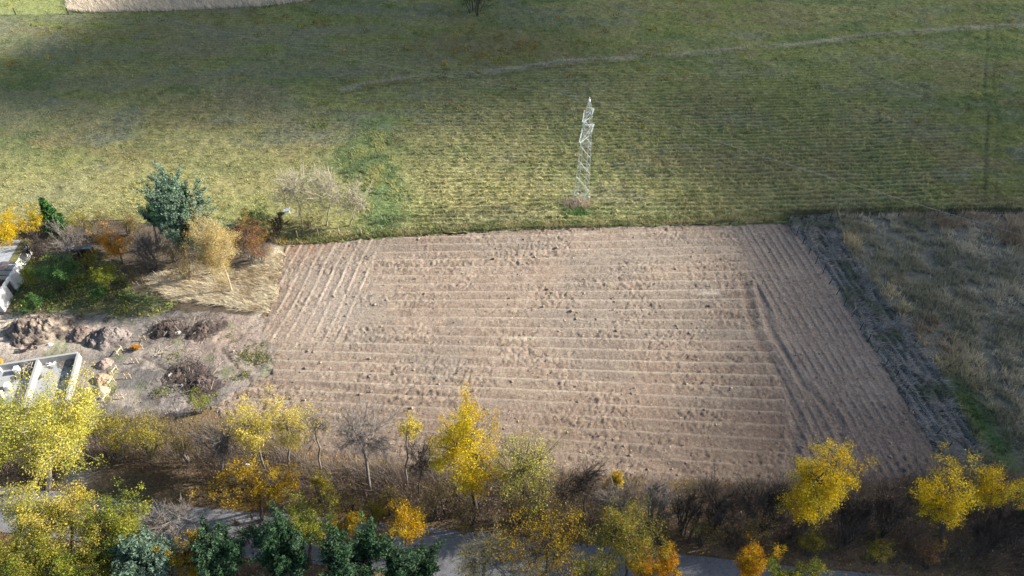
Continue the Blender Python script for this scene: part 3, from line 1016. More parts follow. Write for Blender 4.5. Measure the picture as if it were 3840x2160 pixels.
grow('dark_shrub', 'dark brown shrub in front of the tin shelter', 'bush', (285, 380, 935, 1010), (330, 1008), 'olive', .5, 'bark_dark', .16, GA, 'shrub')
grow('dark_shrub', 'dark bare shrub right of the grey shed roof', 'barebush', (75, 185, 880, 985), (130, 975), None, 1, 'bark_dark', .16, GA, 'shrub')
grow('dark_shrub', 'brown shrub in the shade left of the leaning birch stem', 'bush', (620, 760, 960, 1050), (690, 1048), 'brown', .7, 'bark_dark', .15, GA, 'shrub')
# --- three bare trees at the meadow corner
grow('bare_tree', 'pale leafless tree, left of the three at the meadow corner', 'bare', (1025, 1190, 630, 815), (1137, 852), 'birch', 1.6, 'bark_pale', .13, GM, r0=.10)
grow('bare_tree', 'pale leafless tree, middle of the three at the meadow corner', 'bare', (1145, 1310, 635, 805), (1226, 846), 'birch', 1.6, 'bark_pale', .13, GM, r0=.10)
grow('bare_tree', 'pale leafless tree, right of the three at the meadow corner', 'bare', (1262, 1390, 675, 815), (1311, 848), 'birch', 1.6, 'bark_pale', .13, GM, r0=.10)
grow('dark_shrub', 'dark leafless shrub left of the three pale bare trees', 'barebush', (1000, 1085, 795, 890), (1040, 880), None, 1, 'bark_dark', .2, GM, 'shrub')
grow('green_shrub', 'dark green shrub on the meadow edge left of the bare trees', 'bush', (905, 1010, 780, 850), (960, 850), 'green', .9, 'bark_dark', .17, GM, 'shrub')
grow('olive_shrub', 'brown bramble shrub under the three pale bare trees', 'bush', (1070, 1210, 800, 865), (1140, 866), 'brown', .6, 'bark_grey', .15, GM, 'shrub')
grow('meadow_bush', 'single dark leafless bush on the meadow at the top edge', 'barebush', (1715, 1855, -90, 52), (1785, 48), None, 1, 'bark_dark', .2, None, 'shrub')
# --- between field and road, left to right
grow('poplar_tree', 'large yellow-green poplar in front of the concrete foundation', 'leafy', (5, 375, 1435, 1790), (180, 1830), 'yelgreen', 1.5, 'bark_pale', .23, GB, r0=.26)
grow('autumn_shrub', 'golden yellow shrub at the left edge under the large poplar', 'bush', (-80, 60, 1640, 1760), (0, 1760), 'yelgreen', .8, 'bark_grey', .2, GB, 'shrub')
grow('hedge_shrub', 'olive brown thicket shrub right of the large poplar', 'bush', (375, 510, 1560, 1740), (440, 1740), 'olive', .75, 'bark_grey', .18, GB, 'shrub')
grow('hedge_shrub', 'tall brown thicket shrub with yellow tips above the leafy mounds', 'bush', (490, 640, 1545, 1735), (560, 1740), 'olive', .6, 'bark_grey', .17, GB, 'shrub')
grow('hedge_shrub', 'yellowish thicket shrub at the corner of the bare site', 'bush', (610, 760, 1590, 1740), (690, 1750), 'brown', .6, 'bark_grey', .17, GB, 'shrub')
grow('yellow_shrub', 'small yellow-green shrub on the site edge near the debris', 'bush', (700, 800, 1470, 1545), (750, 1545), 'yellowgreen', .45, 'bark_grey', .14, GB, 'shrub')
grow('bare_tree', 'grey twiggy bare tree left of the broad yellow aspen', 'bare', (745, 890, 1560, 1740), (835, 1780), None, 1, 'bark_grey', .2, GB, r0=.09)
grow('aspen_tree', 'broad yellow aspen with slanting pale stems, left of centre', 'leafy', (840, 1050, 1500, 1710), (1000, 1770), 'palegold', .9, 'bark_grey', .17, GB, r0=.13)
grow('aspen_tree', 'yellow aspen with thin crown next to the broad yellow aspen', 'leafy', (995, 1170, 1505, 1700), (1085, 1760), 'palegold', .65, 'bark_grey', .16, GB, r0=.12)
grow('sparse_tree', 'slim bent tree with few yellow leaves beside the yellow aspens', 'sparse', (1120, 1260, 1520, 1660), (1205, 1785), 'palegold', .35, 'bark_grey', .15, GB, r0=.11)
grow('bare_tree', 'large bare tree with a thick forked trunk by the field', 'bare', (1235, 1490, 1525, 1760), (1385, 1850), None, 1, 'bark_grey', .2, GB, r0=.17)
grow('sparse_tree', 'slim tree with a yellow top right of the large bare tree', 'leafy', (1478, 1600, 1555, 1650), (1530, 1840), 'palegold', .55, 'bark_grey', .15, GB, r0=.10)
grow('bare_tree', 'thin bare tree between the slim yellow-topped tree and bright poplar', 'bare', (1510, 1640, 1640, 1800), (1570, 1870), None, 1, 'bark_dark', .2, GB, r0=.08)
grow('golden_tree', 'dark golden round tree standing on the road verge', 'leafy', (800, 1145, 1755, 1905), (985, 1950), 'gold', .95, 'bark_dark', .18, GB, r0=.14)
grow('hedge_shrub', 'dark olive shrub in the shade of the large bare tree', 'bush', (1150, 1260, 1765, 1880), (1205, 1880), 'olive', .6, 'bark_dark', .16, GB, 'shrub')
grow('poplar_tree', 'bright yellow upright poplar before the middle of the field', 'leafy', (1650, 1848, 1545, 1890), (1790, 1925), 'yellow', 1.45, 'bark_dark', .2, GB, r0=.2)
grow('sparse_tree', 'loose yellow-green tree just right of the bright poplar', 'sparse', (1835, 2090, 1640, 1940), (1965, 1945), 'yelgreen', 1.25, 'bark_dark', .17, GB, r0=.14)
grow('sparse_tree', 'thin grey tree with a few yellow leaves, right of the loose yellow-green tree', 'sparse', (2060, 2210, 1720, 1930), (2100, 1960), 'brown', .25, 'bark_dark', .15, GB, r0=.08)
grow('bare_tree', 'dark bare tree behind the orange-topped roadside trees', 'bare', (2130, 2270, 1730, 1900), (2185, 1960), None, 1, 'bark_dark', .2, GB, r0=.09)
grow('sparse_tree', 'thin sapling with one tuft of yellow leaves above the bare thicket', 'sparse', (2285, 2335, 1765, 1840), (2300, 1900), 'yellow', 2.0, 'bark_dark', .15, GB, r0=.04)
# thicket, leafless
for i, (bx_, bs, lb) in enumerate([
        ((2230, 2400, 1800, 1960), (2310, 1975), 'first grey leafless thicket shrub right of the yellow sapling tuft'),
        ((2370, 2540, 1780, 1970), (2455, 1990), 'tallest grey leafless thicket shrub above the olive roadside tree'),
        ((2500, 2650, 1830, 1990), (2575, 2010), 'grey leafless thicket shrub between the fan-shaped shrub and the tall grey one'),
        ((2590, 2790, 1800, 1990), (2690, 2005), 'dark fan-shaped leafless shrub in the middle of the thicket'),
        ((2760, 2980, 1790, 1990), (2850, 2010), 'dark leafless shrub against the trunk of the orange-yellow tree'),
        ((3110, 3290, 1830, 2020), (3190, 2030), 'dark bare shrub just right of the orange-yellow tree'),
        ((3230, 3420, 1820, 2000), (3330, 2030), 'reddish bare shrub between the two yellow trees at right'),
        ((3590, 3790, 1950, 2090), (3700, 2090), 'dark bare shrub under the yellow tree at the right edge'),
        ((3700, 3900, 1870, 2040), (3820, 2050), 'dark bare shrub cut by the right edge near the road')]):
    grow('bare_shrub', lb, 'barebush', bx_, bs, 'redbrown' if i == 6 else None, 1.0, 'bark_dark' if i not in (0, 1) else 'bark_grey', .15, GB, 'shrub')
grow('maple_tree', 'orange-yellow tree with a dark trunk left of the fallow field corner', 'leafy', (2950, 3165, 1680, 1970), (2965, 2030), 'yellow', 1.3, 'bark_dark', .19, GB, r0=.22)
grow('maple_tree', 'wide yellow tree below the corner of the fallow field', 'leafy', (3400, 3670, 1750, 1985), (3530, 2050), 'yellow', .9, 'bark_dark', .18, GB, r0=.15)
grow('maple_tree', 'yellow tree with upright branch tips at the right edge', 'leafy', (3650, 3830, 1735, 1930), (3730, 2010), 'yellow', .65, 'bark_dark', .18, GB, r0=.12)
grow('hedge_shrub', 'low olive shrub on the dark verge below the orange-yellow tree', 'bush', (2990, 3110, 1990, 2080), (3050, 2085), 'olive', .5, 'bark_dark', .16, GB, 'shrub')
grow('hedge_shrub', 'low olive-brown shrub on the dark verge right of the road end', 'bush', (3230, 3360, 2020, 2110), (3290, 2112), 'olive', .45, 'bark_dark', .15, GB, 'shrub')
grow('hedge_shrub', 'low russet shrub on the dark verge near the right corner', 'bush', (3420, 3560, 2030, 2120), (3480, 2122), 'redbrown', .45, 'bark_dark', .15, GB, 'shrub')
grow('hedge_shrub', 'dark brown shrub under the bright upright poplar', 'bush', (1560, 1720, 1800, 1930), (1640, 1930), 'brown', .5, 'bark_dark', .15, GB, 'shrub')
grow('hedge_shrub', 'dark brown shrub at the foot of the large bare tree', 'bush', (1380, 1530, 1810, 1930), (1455, 1930), 'brown', .45, 'bark_dark', .15, GB, 'shrub')
grow('hedge_shrub', 'dark brown shrub below the loose yellow-green tree', 'bush', (1850, 2030, 1850, 1970), (1940, 1972), 'brown', .5, 'bark_dark', .15, GB, 'shrub')
grow('hedge_shrub', 'dark shrub behind the olive and orange roadside trees', 'bush', (2060, 2260, 1880, 2010), (2160, 2010), 'brown', .4, 'bark_dark', .15, GB, 'shrub')
for i, (bx_, bs, lb) in enumerate([
        ((1240, 1370, 1850, 1950), (1300, 1948), 'dark low shrub on the far road edge left of the olive bush'),
        ((1480, 1620, 1880, 1975), (1550, 1972), 'dark low shrub on the far road edge behind the orange sapling'),
        ((1690, 1830, 1880, 1985), (1760, 1982), 'dark low shrub on the far road edge under the bright poplar'),
        ((1990, 2120, 1900, 2010), (2050, 2008), 'dark low shrub on the far road edge behind the orange-topped tree'),
        ((2380, 2560, 1920, 2040), (2470, 2040), 'dark low shrub on the far road edge below the tall grey thicket'),
        ((2560, 2740, 1930, 2050), (2650, 2052), 'dark low shrub on the far road edge below the fan-shaped shrub'),
        ((2740, 2930, 1930, 2060), (2830, 2062), 'dark low shrub on the far road edge behind the lone orange shrub')]):
    grow('road_edge_shrub', lb, 'bush', bx_, bs, 'brown', .55, 'bark_dark', .16, GB, 'shrub')
# --- near side of the road, left to right
grow('poplar_tree', 'yellow poplar crown between the pale yellow one and the road', 'leafy', (150, 420, 1850, 2040), (270, 2110), 'palegold', .8, 'bark_dark', .2, GC, r0=.13)
grow('poplar_tree', 'orange-flecked green tree at the bottom edge left of the grey-green pine', 'leafy', (230, 470, 2030, 2200), (350, 2240), 'yellowgreen', 1.0, 'bark_dark', .2, GC, r0=.13)
grow('golden_tree', 'orange-yellow crown at the very bottom left corner', 'leafy', (-40, 180, 2060, 2210), (70, 2250), 'gold', .9, 'bark_dark', .18, GC, r0=.13)
grow('poplar_tree', 'pale yellow poplar crown at the left edge hiding the road', 'leafy', (-60, 330, 1830, 2030), (120, 2090), 'yelgreen', .8, 'bark_pale', .2, GC, r0=.16)
grow('poplar_tree', 'yellow-green poplar over the road beside the pale yellow one', 'leafy', (280, 575, 1870, 2070), (430, 2140), 'yellowgreen', 1.25, 'bark_dark', .2, GC, r0=.16)
grow('poplar_tree', 'yellow and orange flecked tree in the bottom left corner', 'leafy', (-60, 330, 2010, 2230), (130, 2260), 'yellowgreen', 1.2, 'bark_dark', .2, GC, r0=.16)
grow('sparse_tree', 'thin olive tree right of the tree in the bottom left corner', 'sparse', (290, 480, 2040, 2200), (390, 2230), 'olive', 1.4, 'bark_dark', .18, GC)
grow('bare_tree', 'bare pinkish-grey tree over the road left of the dark pines', 'bare', (555, 730, 1875, 2050), (665, 2060), 'brown', .5, 'bark_grey', .13, GC, r0=.08)
grow('pine_tree', 'grey-green pine at the bottom edge, leftmost of the pines', 'pine', (425, 660, 2000, 2200), (545, 2220), 'pine', 1.0, 'bark_dark', .2, GC)
grow('golden_tree', 'golden yellow tree between two pines at the bottom edge', 'leafy', (635, 790, 2010, 2170), (715, 2200), 'gold', .9, 'bark_dark', .18, GC)
grow('pine_tree', 'rounded dark pine at the bottom edge below the bare road trees', 'pine', (720, 915, 1995, 2190), (825, 2220), 'darkpine', 1.1, 'bark_dark', .2, GC)
grow('bare_tree', 'small bare tree on the road edge above the rounded dark pine', 'bare', (895, 990, 1925, 2040), (945, 2050), None, 1, 'bark_dark', .12, GC, r0=.05)
grow('pine_tree', 'very dark pine behind the yellow-green oak at the bottom', 'pine', (960, 1160, 1960, 2170), (1060, 2200), 'darkpine', 1.1, 'bark_dark', .2, GC)
grow('oak_tree', 'yellow-green oak standing among the dark pines', 'leafy', (1075, 1255, 1890, 2070), (1165, 2110), 'yellowgreen', 1.0, 'bark_dark', .18, GC)
grow('pine_tree', 'dark pine below the golden willow, centre of the pine group', 'pine', (1200, 1430, 2010, 2210), (1320, 2230), 'darkpine', 1.1, 'bark_dark', .2, GC)
grow('willow_bush', 'rounded golden willow bush at the road edge', 'leafy', (1228, 1372, 1903, 2030), (1300, 2055), 'gold', 1.0, 'bark_grey', .14, GC, 'shrub')
grow('willow_bush', 'small round olive bush on the verge beyond the golden willow', 'bush', (1355, 1460, 1880, 1965), (1408, 1962), 'olive', 1.0, 'bark_dark', .15, GC, 'shrub')
grow('sparse_tree', 'thin brownish sapling between the golden willow and orange sapling', 'sparse', (1370, 1455, 1965, 2080), (1415, 2105), 'olive', 1.0, 'bark_dark', .14, GC, r0=.05)
grow('maple_sapling', 'small orange-yellow sapling standing alone before the grey road', 'leafy', (1443, 1602, 1860, 2055), (1520, 2085), 'amber', .6, 'bark_dark', .17, GC, r0=.06)
grow('pine_tree', 'dark pine with an orange twig, rightmost of the pines', 'pine', (1425, 1670, 2040, 2220), (1550, 2230), 'darkpine', 1.1, 'bark_dark', .2, GC)
grow('sparse_tree', 'loose pale olive tree over the road right of the pines', 'sparse', (1680, 1950, 2010, 2210), (1810, 2220), 'olive', 1.1, 'bark_grey', .15, GC)
grow('autumn_tree', 'wide tree with orange top and thin olive crown over the road', 'leafy', (1880, 2225, 1930, 2190), (2050, 2210), 'gold', .5, 'bark_dark', .17, GC, r0=.12)
grow('autumn_tree', 'olive and yellow tree over the road right of the orange-topped tree', 'leafy', (2195, 2500, 1905, 2160), (2350, 2190), 'olive', .75, 'bark_dark', .18, GC, r0=.12)
grow('orange_shrub', 'bright orange-yellow shrub at the bottom edge, left of a pair', 'leafy', (2345, 2465, 2060, 2200), (2405, 2215), 'orange', 1.1, 'bark_dark', .16, GC, 'shrub')
grow('orange_shrub', 'bright orange-yellow shrub at the bottom edge, right of a pair', 'leafy', (2445, 2552, 2055, 2200), (2500, 2215), 'orange', 1.1, 'bark_dark', .16, GC, 'shrub')
grow('green_shrub', 'small green shrub at the bottom edge below the olive tree', 'bush', (2130, 2330, 2100, 2220), (2230, 2215), 'yellowgreen', .9, 'bark_dark', .17, GC, 'shrub')
grow('orange_shrub', 'lone orange shrub at the bottom edge right of the open road', 'leafy', (2750, 2892, 2035, 2190), (2820, 2210), 'orange', 1.1, 'bark_dark', .16, GC, 'shrub')
grow('green_shrub', 'low green shrub at the bottom edge right of the lone orange shrub', 'leafy', (2890, 3075, 2100, 2220), (2985, 2215), 'yellowgreen', 1.0, 'bark_dark', .17, GC, 'shrub')

# ------------------------------------------------------------------ grasses, weeds, leaf litter
def blades(P, nb, hgt, wid, lean, col, rng, bias=(0, 0), hj=.4, cj=.18):
    """nb single-triangle blades from every tuft P (n,3); returns verts, tris, colours"""
    n = len(P)
    g = np.repeat(np.arange(n), nb); m = len(g)
    hh = (np.asarray(hgt) * np.ones(n))[g] * (1 + hj * rng.normal(0, 1, m)).clip(.3, 2)
    a = rng.uniform(0, 2 * np.pi, m)
    sp = hh * .35
    b = P[g] + np.stack([np.cos(a) * sp * rng.random(m), np.sin(a) * sp * rng.random(m), -.03 + 0 * a], 1)
    ld = np.stack([np.cos(a), np.sin(a)], 1) * rng.random((m, 1)) * lean + np.asarray(bias)
    tip = b + np.stack([ld[:, 0] * hh, ld[:, 1] * hh, hh], 1)
    a2 = rng.uniform(0, np.pi, m); w = (wid * rng.uniform(.6, 1.4, m))[:, None] * .5
    d = np.stack([np.cos(a2), np.sin(a2), 0 * a2], 1) * w
    V = np.stack([b + d, b - d, tip], 1).reshape(-1, 3)
    c = np.asarray(col)[g] * (1 + cj * rng.normal(0, 1, (m, 1))).clip(.45, 1.7)
    return V, np.arange(3 * m).reshape(-1, 3), np.repeat(c, 3, 0)


def stuff(name, label, cat, chunks, mat):
    Vs = []; Fs = []; Cs = []; n = 0
    for V, Fc, C in chunks:
        Vs.append(V); Fs.append(Fc + n); Cs.append(C); n += len(V)
    o = link(name, mesh_from(name, np.concatenate(Vs), np.concatenate(Fs), np.concatenate(Cs)), M[mat])
    return tag(o, label, cat, kind='stuff')


rg = np.random.default_rng(99)


def half_w(y):
    return (y * math.cos(PITCH) + H * math.sin(PITCH)) * .7135 + 4


# short meadow grass
n = 212000
y_ = 64 + (150 - 64) * rg.random(n) ** 1.5
x_ = (rg.random(n) * 2 - 1) * half_w(y_)
k = y_ > edge_y(x_) + .1
x_, y_ = x_[k], y_[k]
z_, c_, rw = meadow_field(x_, y_)
keep = rg.random(len(x_)) < np.clip(.22 + .5 * rw + .6 * sstep(.45, .65, fbm(x_ * .6, y_ * .8, 3, 2)), 0, 1)
x_, y_, z_, c_, rw = x_[keep], y_[keep], z_[keep], c_[keep], rw[keep]
hh = .13 + .16 * fbm(x_ * .3, y_ * .3, 3, 4) + .1 * rw
stuff('meadow_grass', 'rough autumn grass covering the wide meadow beyond the field', 'grass',
      [blades(np.stack([x_, y_, z_], 1), 3, hh, .085, 1.1, c_ * 1.62, rg, (-.15, -.1))], 'grass')

# dry strip along the ditch and the tall pale grass at the far left
ch = []
n = 5200
t = rg.random(n) * (len(DITCH) - 1); i = np.minimum(t.astype(int), len(DITCH) - 2); f = (t - i)[:, None]
P = DITCH[i] * (1 - f) + DITCH[i + 1] * f + rg.normal(0, 1, (n, 2)) * np.array([.5, .24])
kp = rg.random(n) < (.1 + sstep(.36, .6, fbm(P[:, 0] * .2, P[:, 0] * 0, 3, 3)) * .7)
P = P[kp]
ch.append(blades(np.c_[P, np.full(len(P), .05)], 3, .14 + .34 * fbm(P[:, 0] * .3, P[:, 1] * .3, 2, 4), .08, .8, mixc(np.tile([.54, .51, .40], (len(P), 1)), (.32, .31, .20), rg.random(len(P)) * .8), rg, (-.2, 0)))
n = 16000
y_ = rg.uniform(135, 151, n); x_ = rg.uniform(-112, -25, n)
k = inpoly(x_, y_, PALE_TL + np.array([0, -.3])); P = np.c_[x_[k], y_[k], np.full(k.sum(), .05)]
ch.append(blades(P, 4, .8, .1, .5, np.tile([.72, .63, .50], (len(P), 1)), rg, (-.2, 0)))
stuff('dry_ditch_grass', 'pale dry grass strip crossing the upper meadow', 'grass', ch, 'grass')

# weeds dotted over the upper meadow
n = 900
y_ = rg.uniform(96, 146, n); x_ = (rg.random(n) * 2 - 1) * half_w(y_)
wt = np.exp(-((x_ + 1) / 20) ** 2 - ((y_ - 125) / 9) ** 2) + .6 * np.exp(-((x_ + 42) / 40) ** 2 - ((y_ - 140) / 8) ** 2) + .05
k = rg.random(n) < wt
P = np.c_[x_[k], y_[k], np.full(k.sum(), .25)]
g = np.repeat(np.arange(len(P)), 34)
C = P[g] + rg.normal(0, 1, (len(g), 3)) * np.array([.55, .5, .22])
pal = np.array([(.26, .23, .05), (.16, .17, .045), (.30, .19, .06), (.11, .13, .045), (.36, .31, .06)])
cc = np.repeat(pal[rg.integers(0, 5, len(P))][g] * rg.uniform(.7, 1.3, (len(g), 1)), 3, 0)
V, Fc = leaf_tris(C, .22, rg, None, .4)
stuff('meadow_weeds', 'yellowing weed clumps dotted over the upper meadow', 'weeds', [(V, Fc, cc)], 'leaf')

# weed belt running up the meadow from the corner of the plot, and along the plot fence
ch = []
P0 = GP([(1430, 860), (1450, 760), (1440, 680), (1390, 620), (1330, 640), (1400, 570), (1430, 470)])
n = 4200
t = rg.random(n) * (len(P0) - 1); i = np.minimum(t.astype(int), len(P0) - 2); f = (t - i)[:, None]
P = P0[i] * (1 - f) + P0[i + 1] * f + rg.normal(0, 1.6, (n, 2))
P = P[(P[:, 1] > edge_y(P[:, 0]) + .3) & (fbm(P[:, 0] * .5, P[:, 1] * .5, 3, 2) > .42)]
c_ = mixc(np.tile([.27, .34, .17], (len(P), 1)), (.46, .46, .20), sstep(.4, .6, fbm(P[:, 0] * .35, P[:, 1] * .35, 2, 5)))
ch.append(blades(np.c_[P, np.full(len(P), .1)], 4, .4, .10, 1.1, c_, rg, (-.1, 0)))
n = 9000
x_ = rg.uniform(G(1060, 920)[0] - 6, 70, n); y_ = edge_y(x_) + np.abs(rg.normal(0, .7, n)) + .05
lf = sstep(-14, -8, x_)
c_ = mixc(np.tile([.48, .42, .22], (n, 1)), (.20, .24, .09), sstep(.4, .6, fbm(x_ * .35, y_, 3, 6)) * .8)
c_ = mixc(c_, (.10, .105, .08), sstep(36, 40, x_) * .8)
ch.append(blades(np.c_[x_, y_, np.full(n, .05)], 4, .38, .1, .8, c_, rg, (0, -.1)))
q = G(2165, 772); P = np.c_[rg.normal(0, 1, (170, 2)) * np.array([.9, .55]) + q, np.full(170, .15)]
ch.append(blades(P, 8, .55, .06, 1.1, np.tile([.50, .41, .30], (170, 1)), rg))
q = G(2165, 800); P = np.c_[rg.normal(0, 1, (120, 2)) * np.array([.9, .4]) + q, np.full(120, .1)]
ch.append(blades(P, 6, .4, .09, 1.0, np.tile([.13, .26, .09], (120, 1)), rg))
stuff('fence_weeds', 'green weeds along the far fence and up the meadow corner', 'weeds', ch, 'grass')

# tall dry grass of the fallow field, mown rows beside the fence
ch = []
n = 46000
y_ = 36 + 42 * rg.random(n); x_ = rg.uniform(34, 80, n)
k = inpoly(x_, y_, FALLOW) & (x_ < half_w(y_) + 2); x_, y_ = x_[k], y_[k]
z_, c_, tall, gg = fallow_field(x_, y_)
tk = (tall > .5)
dens = sstep(.40, .52, fbm(x_ * .55, y_ * .55, 3, 3, .6))
kt = tk & (rg.random(len(x_)) < .12 + .88 * dens)
xt, yt, zt = x_[kt], y_[kt], z_[kt]
ct = mixc(np.tile([.60, .55, .43], (len(xt), 1)), (.72, .56, .31), np.exp(-np.maximum(xt - fallow_edge_x(yt), 0) / 4) * .8)
ct = mixc(ct, (.30, .30, .21), sstep(.48, .6, fbm(xt * .2, yt * .2, 3, 7)) * .7)
ct = mixc(ct, (.38, .25, .16), sstep(.6, .7, fbm(xt * .15 + 8, yt * .15, 3, 1)) * .5)
g2 = np.exp(-((xt - fallow_edge_x(yt) - 1.6) / 1.5) ** 2) * sstep(52, 44, yt)
ct = mixc(ct, (.11, .22, .06), g2 * .9)
ht = .3 + .62 * fbm(xt * .3, yt * .3, 3, 2) - .35 * g2
ch.append(blades(np.stack([xt, yt, zt], 1), 7, ht, .07, .75, ct, rg, (-.25, -.1)))
km = ~tk
xm, ym, zm = x_[km], y_[km], z_[km]
cm = mixc(np.tile([.44, .42, .385], (len(xm), 1)), (.16, .20, .10), sstep(.55, .68, fbm(xm * .5, ym * .5, 3, 4)) * .7)
ch.append(blades(np.stack([xm, ym, zm], 1), 5, .15 + .35 * sstep(.4, .65, fbm(xm * 1.0, ym * 1.0, 3, 6)), .08, 1.3, cm, rg, (.3, -.5)))
stuff('fallow_grass', 'tall dry grass of the fallow field right of the ploughed plot', 'grass', ch, 'grass')

# straw-coloured grass by the birch and weeds in the garden
ch = []
n = 14000
x_ = rg.uniform(-46, -26, n); y_ = rg.uniform(58, 72, n)
k = inpoly(x_ + 2.2 * (fbm(x_ * .5, y_ * .5, 3, 1) - .5), y_ + 2.2 * (fbm(x_ * .5 + 9, y_ * .5, 3, 2) - .5), STRAW) & (rg.random(n) < .25 + .9 * sstep(.35, .6, fbm(x_ * .5, y_ * .5, 3, 6))); P = np.c_[x_[k], y_[k], height_at(x_[k], y_[k])]
ch.append(blades(P, 5, .42, .07, 1.5, mixc(np.tile([.62, .54, .39], (len(P), 1)), (.36, .27, .16), sstep(.5, .7, fbm(P[:, 0] * .6, P[:, 1] * .6, 3, 4)) * .7), rg, (-.9, -.4)))
stuff('straw_grass', 'straw-coloured long grass around the pale birch', 'grass', ch, 'grass')
ch = []
n = 2600
x_ = rg.uniform(-72, -36, n); y_ = rg.uniform(55, 70, n)
k = inpoly(x_, y_, WEEDS) & (rg.random(n) < .25 + .75 * sstep(.4, .55, fbm(x_ * .5, y_ * .5, 3, 5))); P = np.c_[x_[k], y_[k], height_at(x_[k], y_[k]) + .15]
g = np.repeat(np.arange(len(P)), 22)
C = P[g] + rg.normal(0, 1, (len(g), 3)) * np.array([.3, .3, .16]) * (.6 + 1.2 * fbm(P[:, 0] * .4, P[:, 1] * .4, 2, 3))[g][:, None]
pal = np.array([(.15, .25, .08), (.27, .33, .09), (.46, .45, .12), (.12, .20, .07), (.32, .27, .14)])
pk = np.clip((fbm(P[:, 0] * .5, P[:, 1] * .5, 3, 6) * 9 - 2).astype(int), 0, 4)
cc = np.repeat(pal[pk][g] * rg.uniform(.65, 1.35, (len(g), 1)), 3, 0)
V, Fc = leaf_tris(C, .17, rg, None, .5)
ch.append((V, Fc, cc))
# patches of weeds on the building site
for (u, v, r, cnt) in ((640, 1340, 1.2, 60), (930, 1345, 1.2, 130), (985, 1345, 1.0, 150), (905, 1330, .8, 80), (610, 1470, 1.0, 120), (780, 1500, 1.3, 150), (910, 1410, .8, 70), (960, 1300, 1.0, 80), (600, 1235, 1.0, 60), (870, 1270, 2, 60)):
    q = G(u, v); P = np.c_[rg.normal(0, 1, (cnt, 2)) * r * np.array([.7, .5]) + q, np.full(cnt, .1)]
    P = P[::2]; cnt = len(P); g = np.repeat(np.arange(cnt), 9)
    C = P[g] + rg.normal(0, 1, (len(g), 3)) * np.array([.16, .16, .1])
    V, Fc = leaf_tris(C, .11, rg, None, .5)
    ch.append((V, Fc, np.repeat(np.array([(.2, .22, .09), (.26, .25, .12), (.3, .3, .1)])[rg.integers(0, 3, cnt)][g] * rg.uniform(.8, 1.3, (len(g), 1)), 3, 0)))
stuff('garden_weeds', 'low green and yellow weeds between the sheds and the site', 'weeds', ch, 'leaf')

# fallen leaves on the verges and the road
n = 90000
x_ = rg.uniform(-60, 60, n); y_ = rg.uniform(26, 50, n)
rdd = road_d(x_, y_)
zz = zone_of(x_, y_)
onroad = (rdd < .1) & (rdd > -ROAD_W - .1)
pr = np.where(onroad, .06 + .6 * np.exp(-np.minimum(-rdd, rdd + ROAD_W).clip(0) / .25), np.where(zz == 0, .75, 0)) * np.clip(.3 + 1.2 * fbm(x_ * .4, y_ * .4, 3, 5), 0, 1)
k = (rg.random(n) < pr) & (np.abs(x_) < half_w(y_))
x_, y_, onroad = x_[k], y_[k], onroad[k]
tt = np.clip((-road_d(x_, y_)) / ROAD_W, 0, 1)
z_ = np.where(onroad, .035 + .07 * (1 - (2 * tt - 1) ** 2), height_at(x_, y_) + .025)
V, Fc = leaf_tris(np.stack([x_, y_, z_], 1), .13, rg, None, 2.5)
pal = np.array([(.42, .26, .06), (.30, .17, .06), (.20, .12, .06), (.5, .36, .06), (.24, .17, .10), (.16, .11, .07)])
cc = np.repeat(pal[rg.integers(0, 6, len(x_))] * rg.uniform(.7, 1.3, (len(x_), 1)), 3, 0)
stuff('leaf_litter', 'fallen brown and yellow leaves on the road verges', 'leaves', [(V, Fc, cc)], 'leaf')

# brambles and brushwood under the row of trees
n = 24000
x_ = rg.uniform(-56, 58, n); y_ = rg.uniform(26, 50, n)
yt_ = np.interp(x_, GP([(300, 1560), (850, 1620), (1250, 1740), (1900, 1790), (2500, 1830), (3540, 1800), (4200, 1800)])[:, 0],
                GP([(300, 1560), (850, 1620), (1250, 1740), (1900, 1790), (2500, 1830), (3540, 1800), (4200, 1800)])[:, 1])
rdd = road_d(x_, y_)
north = (y_ < yt_) & (rdd > 1.0)
q = G(440, 1800)
mound = np.exp(-((x_ - q[0]) / 7) ** 2 - ((y_ - q[1]) / 1.8) ** 2)
pr = np.where(north, .75 * (1 - mound) * (.25 + .75 * sstep(.3, .5, fbm(x_ * .3, y_ * .3, 3, 4))), np.where(rdd < -ROAD_W - .8, .4, 0))
k = (rg.random(n) < pr) & (np.abs(x_) < half_w(y_))
P = np.c_[x_[k], y_[k], height_at(x_[k], y_[k])]
hgt = (.4 + 3.0 * fbm(P[:, 0] * .25, P[:, 1] * .25, 3, 2)) * np.clip(np.abs(road_d(P[:, 0], P[:, 1]) + ROAD_W / 2) / 5.5, .25, 1) * np.where(road_d(P[:, 0], P[:, 1]) < 0, .55, 1)
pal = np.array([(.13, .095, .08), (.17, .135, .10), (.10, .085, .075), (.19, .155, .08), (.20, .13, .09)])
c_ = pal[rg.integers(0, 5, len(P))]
b1 = blades(P, 16, hgt, .03, .9, mixc(mixc(c_ * 1.3, (.27, .225, .20), rg.random(len(P)) * .8), (.44, .38, .33), np.exp(-((P[:, 0] + 17) / 9) ** 2) * sstep(2.5, 5.5, road_d(P[:, 0], P[:, 1])) * rg.random(len(P))), rg)  # dry stems paler left of centre, with the sunlit zone put into their colour
g = np.repeat(np.arange(len(P)), 7)
C = P[g] + rg.normal(0, 1, (len(g), 3)) * np.array([.4, .4, .3]) * hgt[g][:, None] + np.array([0, 0, .45]) * hgt[g][:, None]
C[:, 2] = np.maximum(C[:, 2], .05)
V, Fc = leaf_tris(C, .13, rg, None, .4)
cc = np.repeat(pal[rg.integers(0, 5, len(g))] * rg.uniform(.8, 1.7, (len(g), 1)), 3, 0)
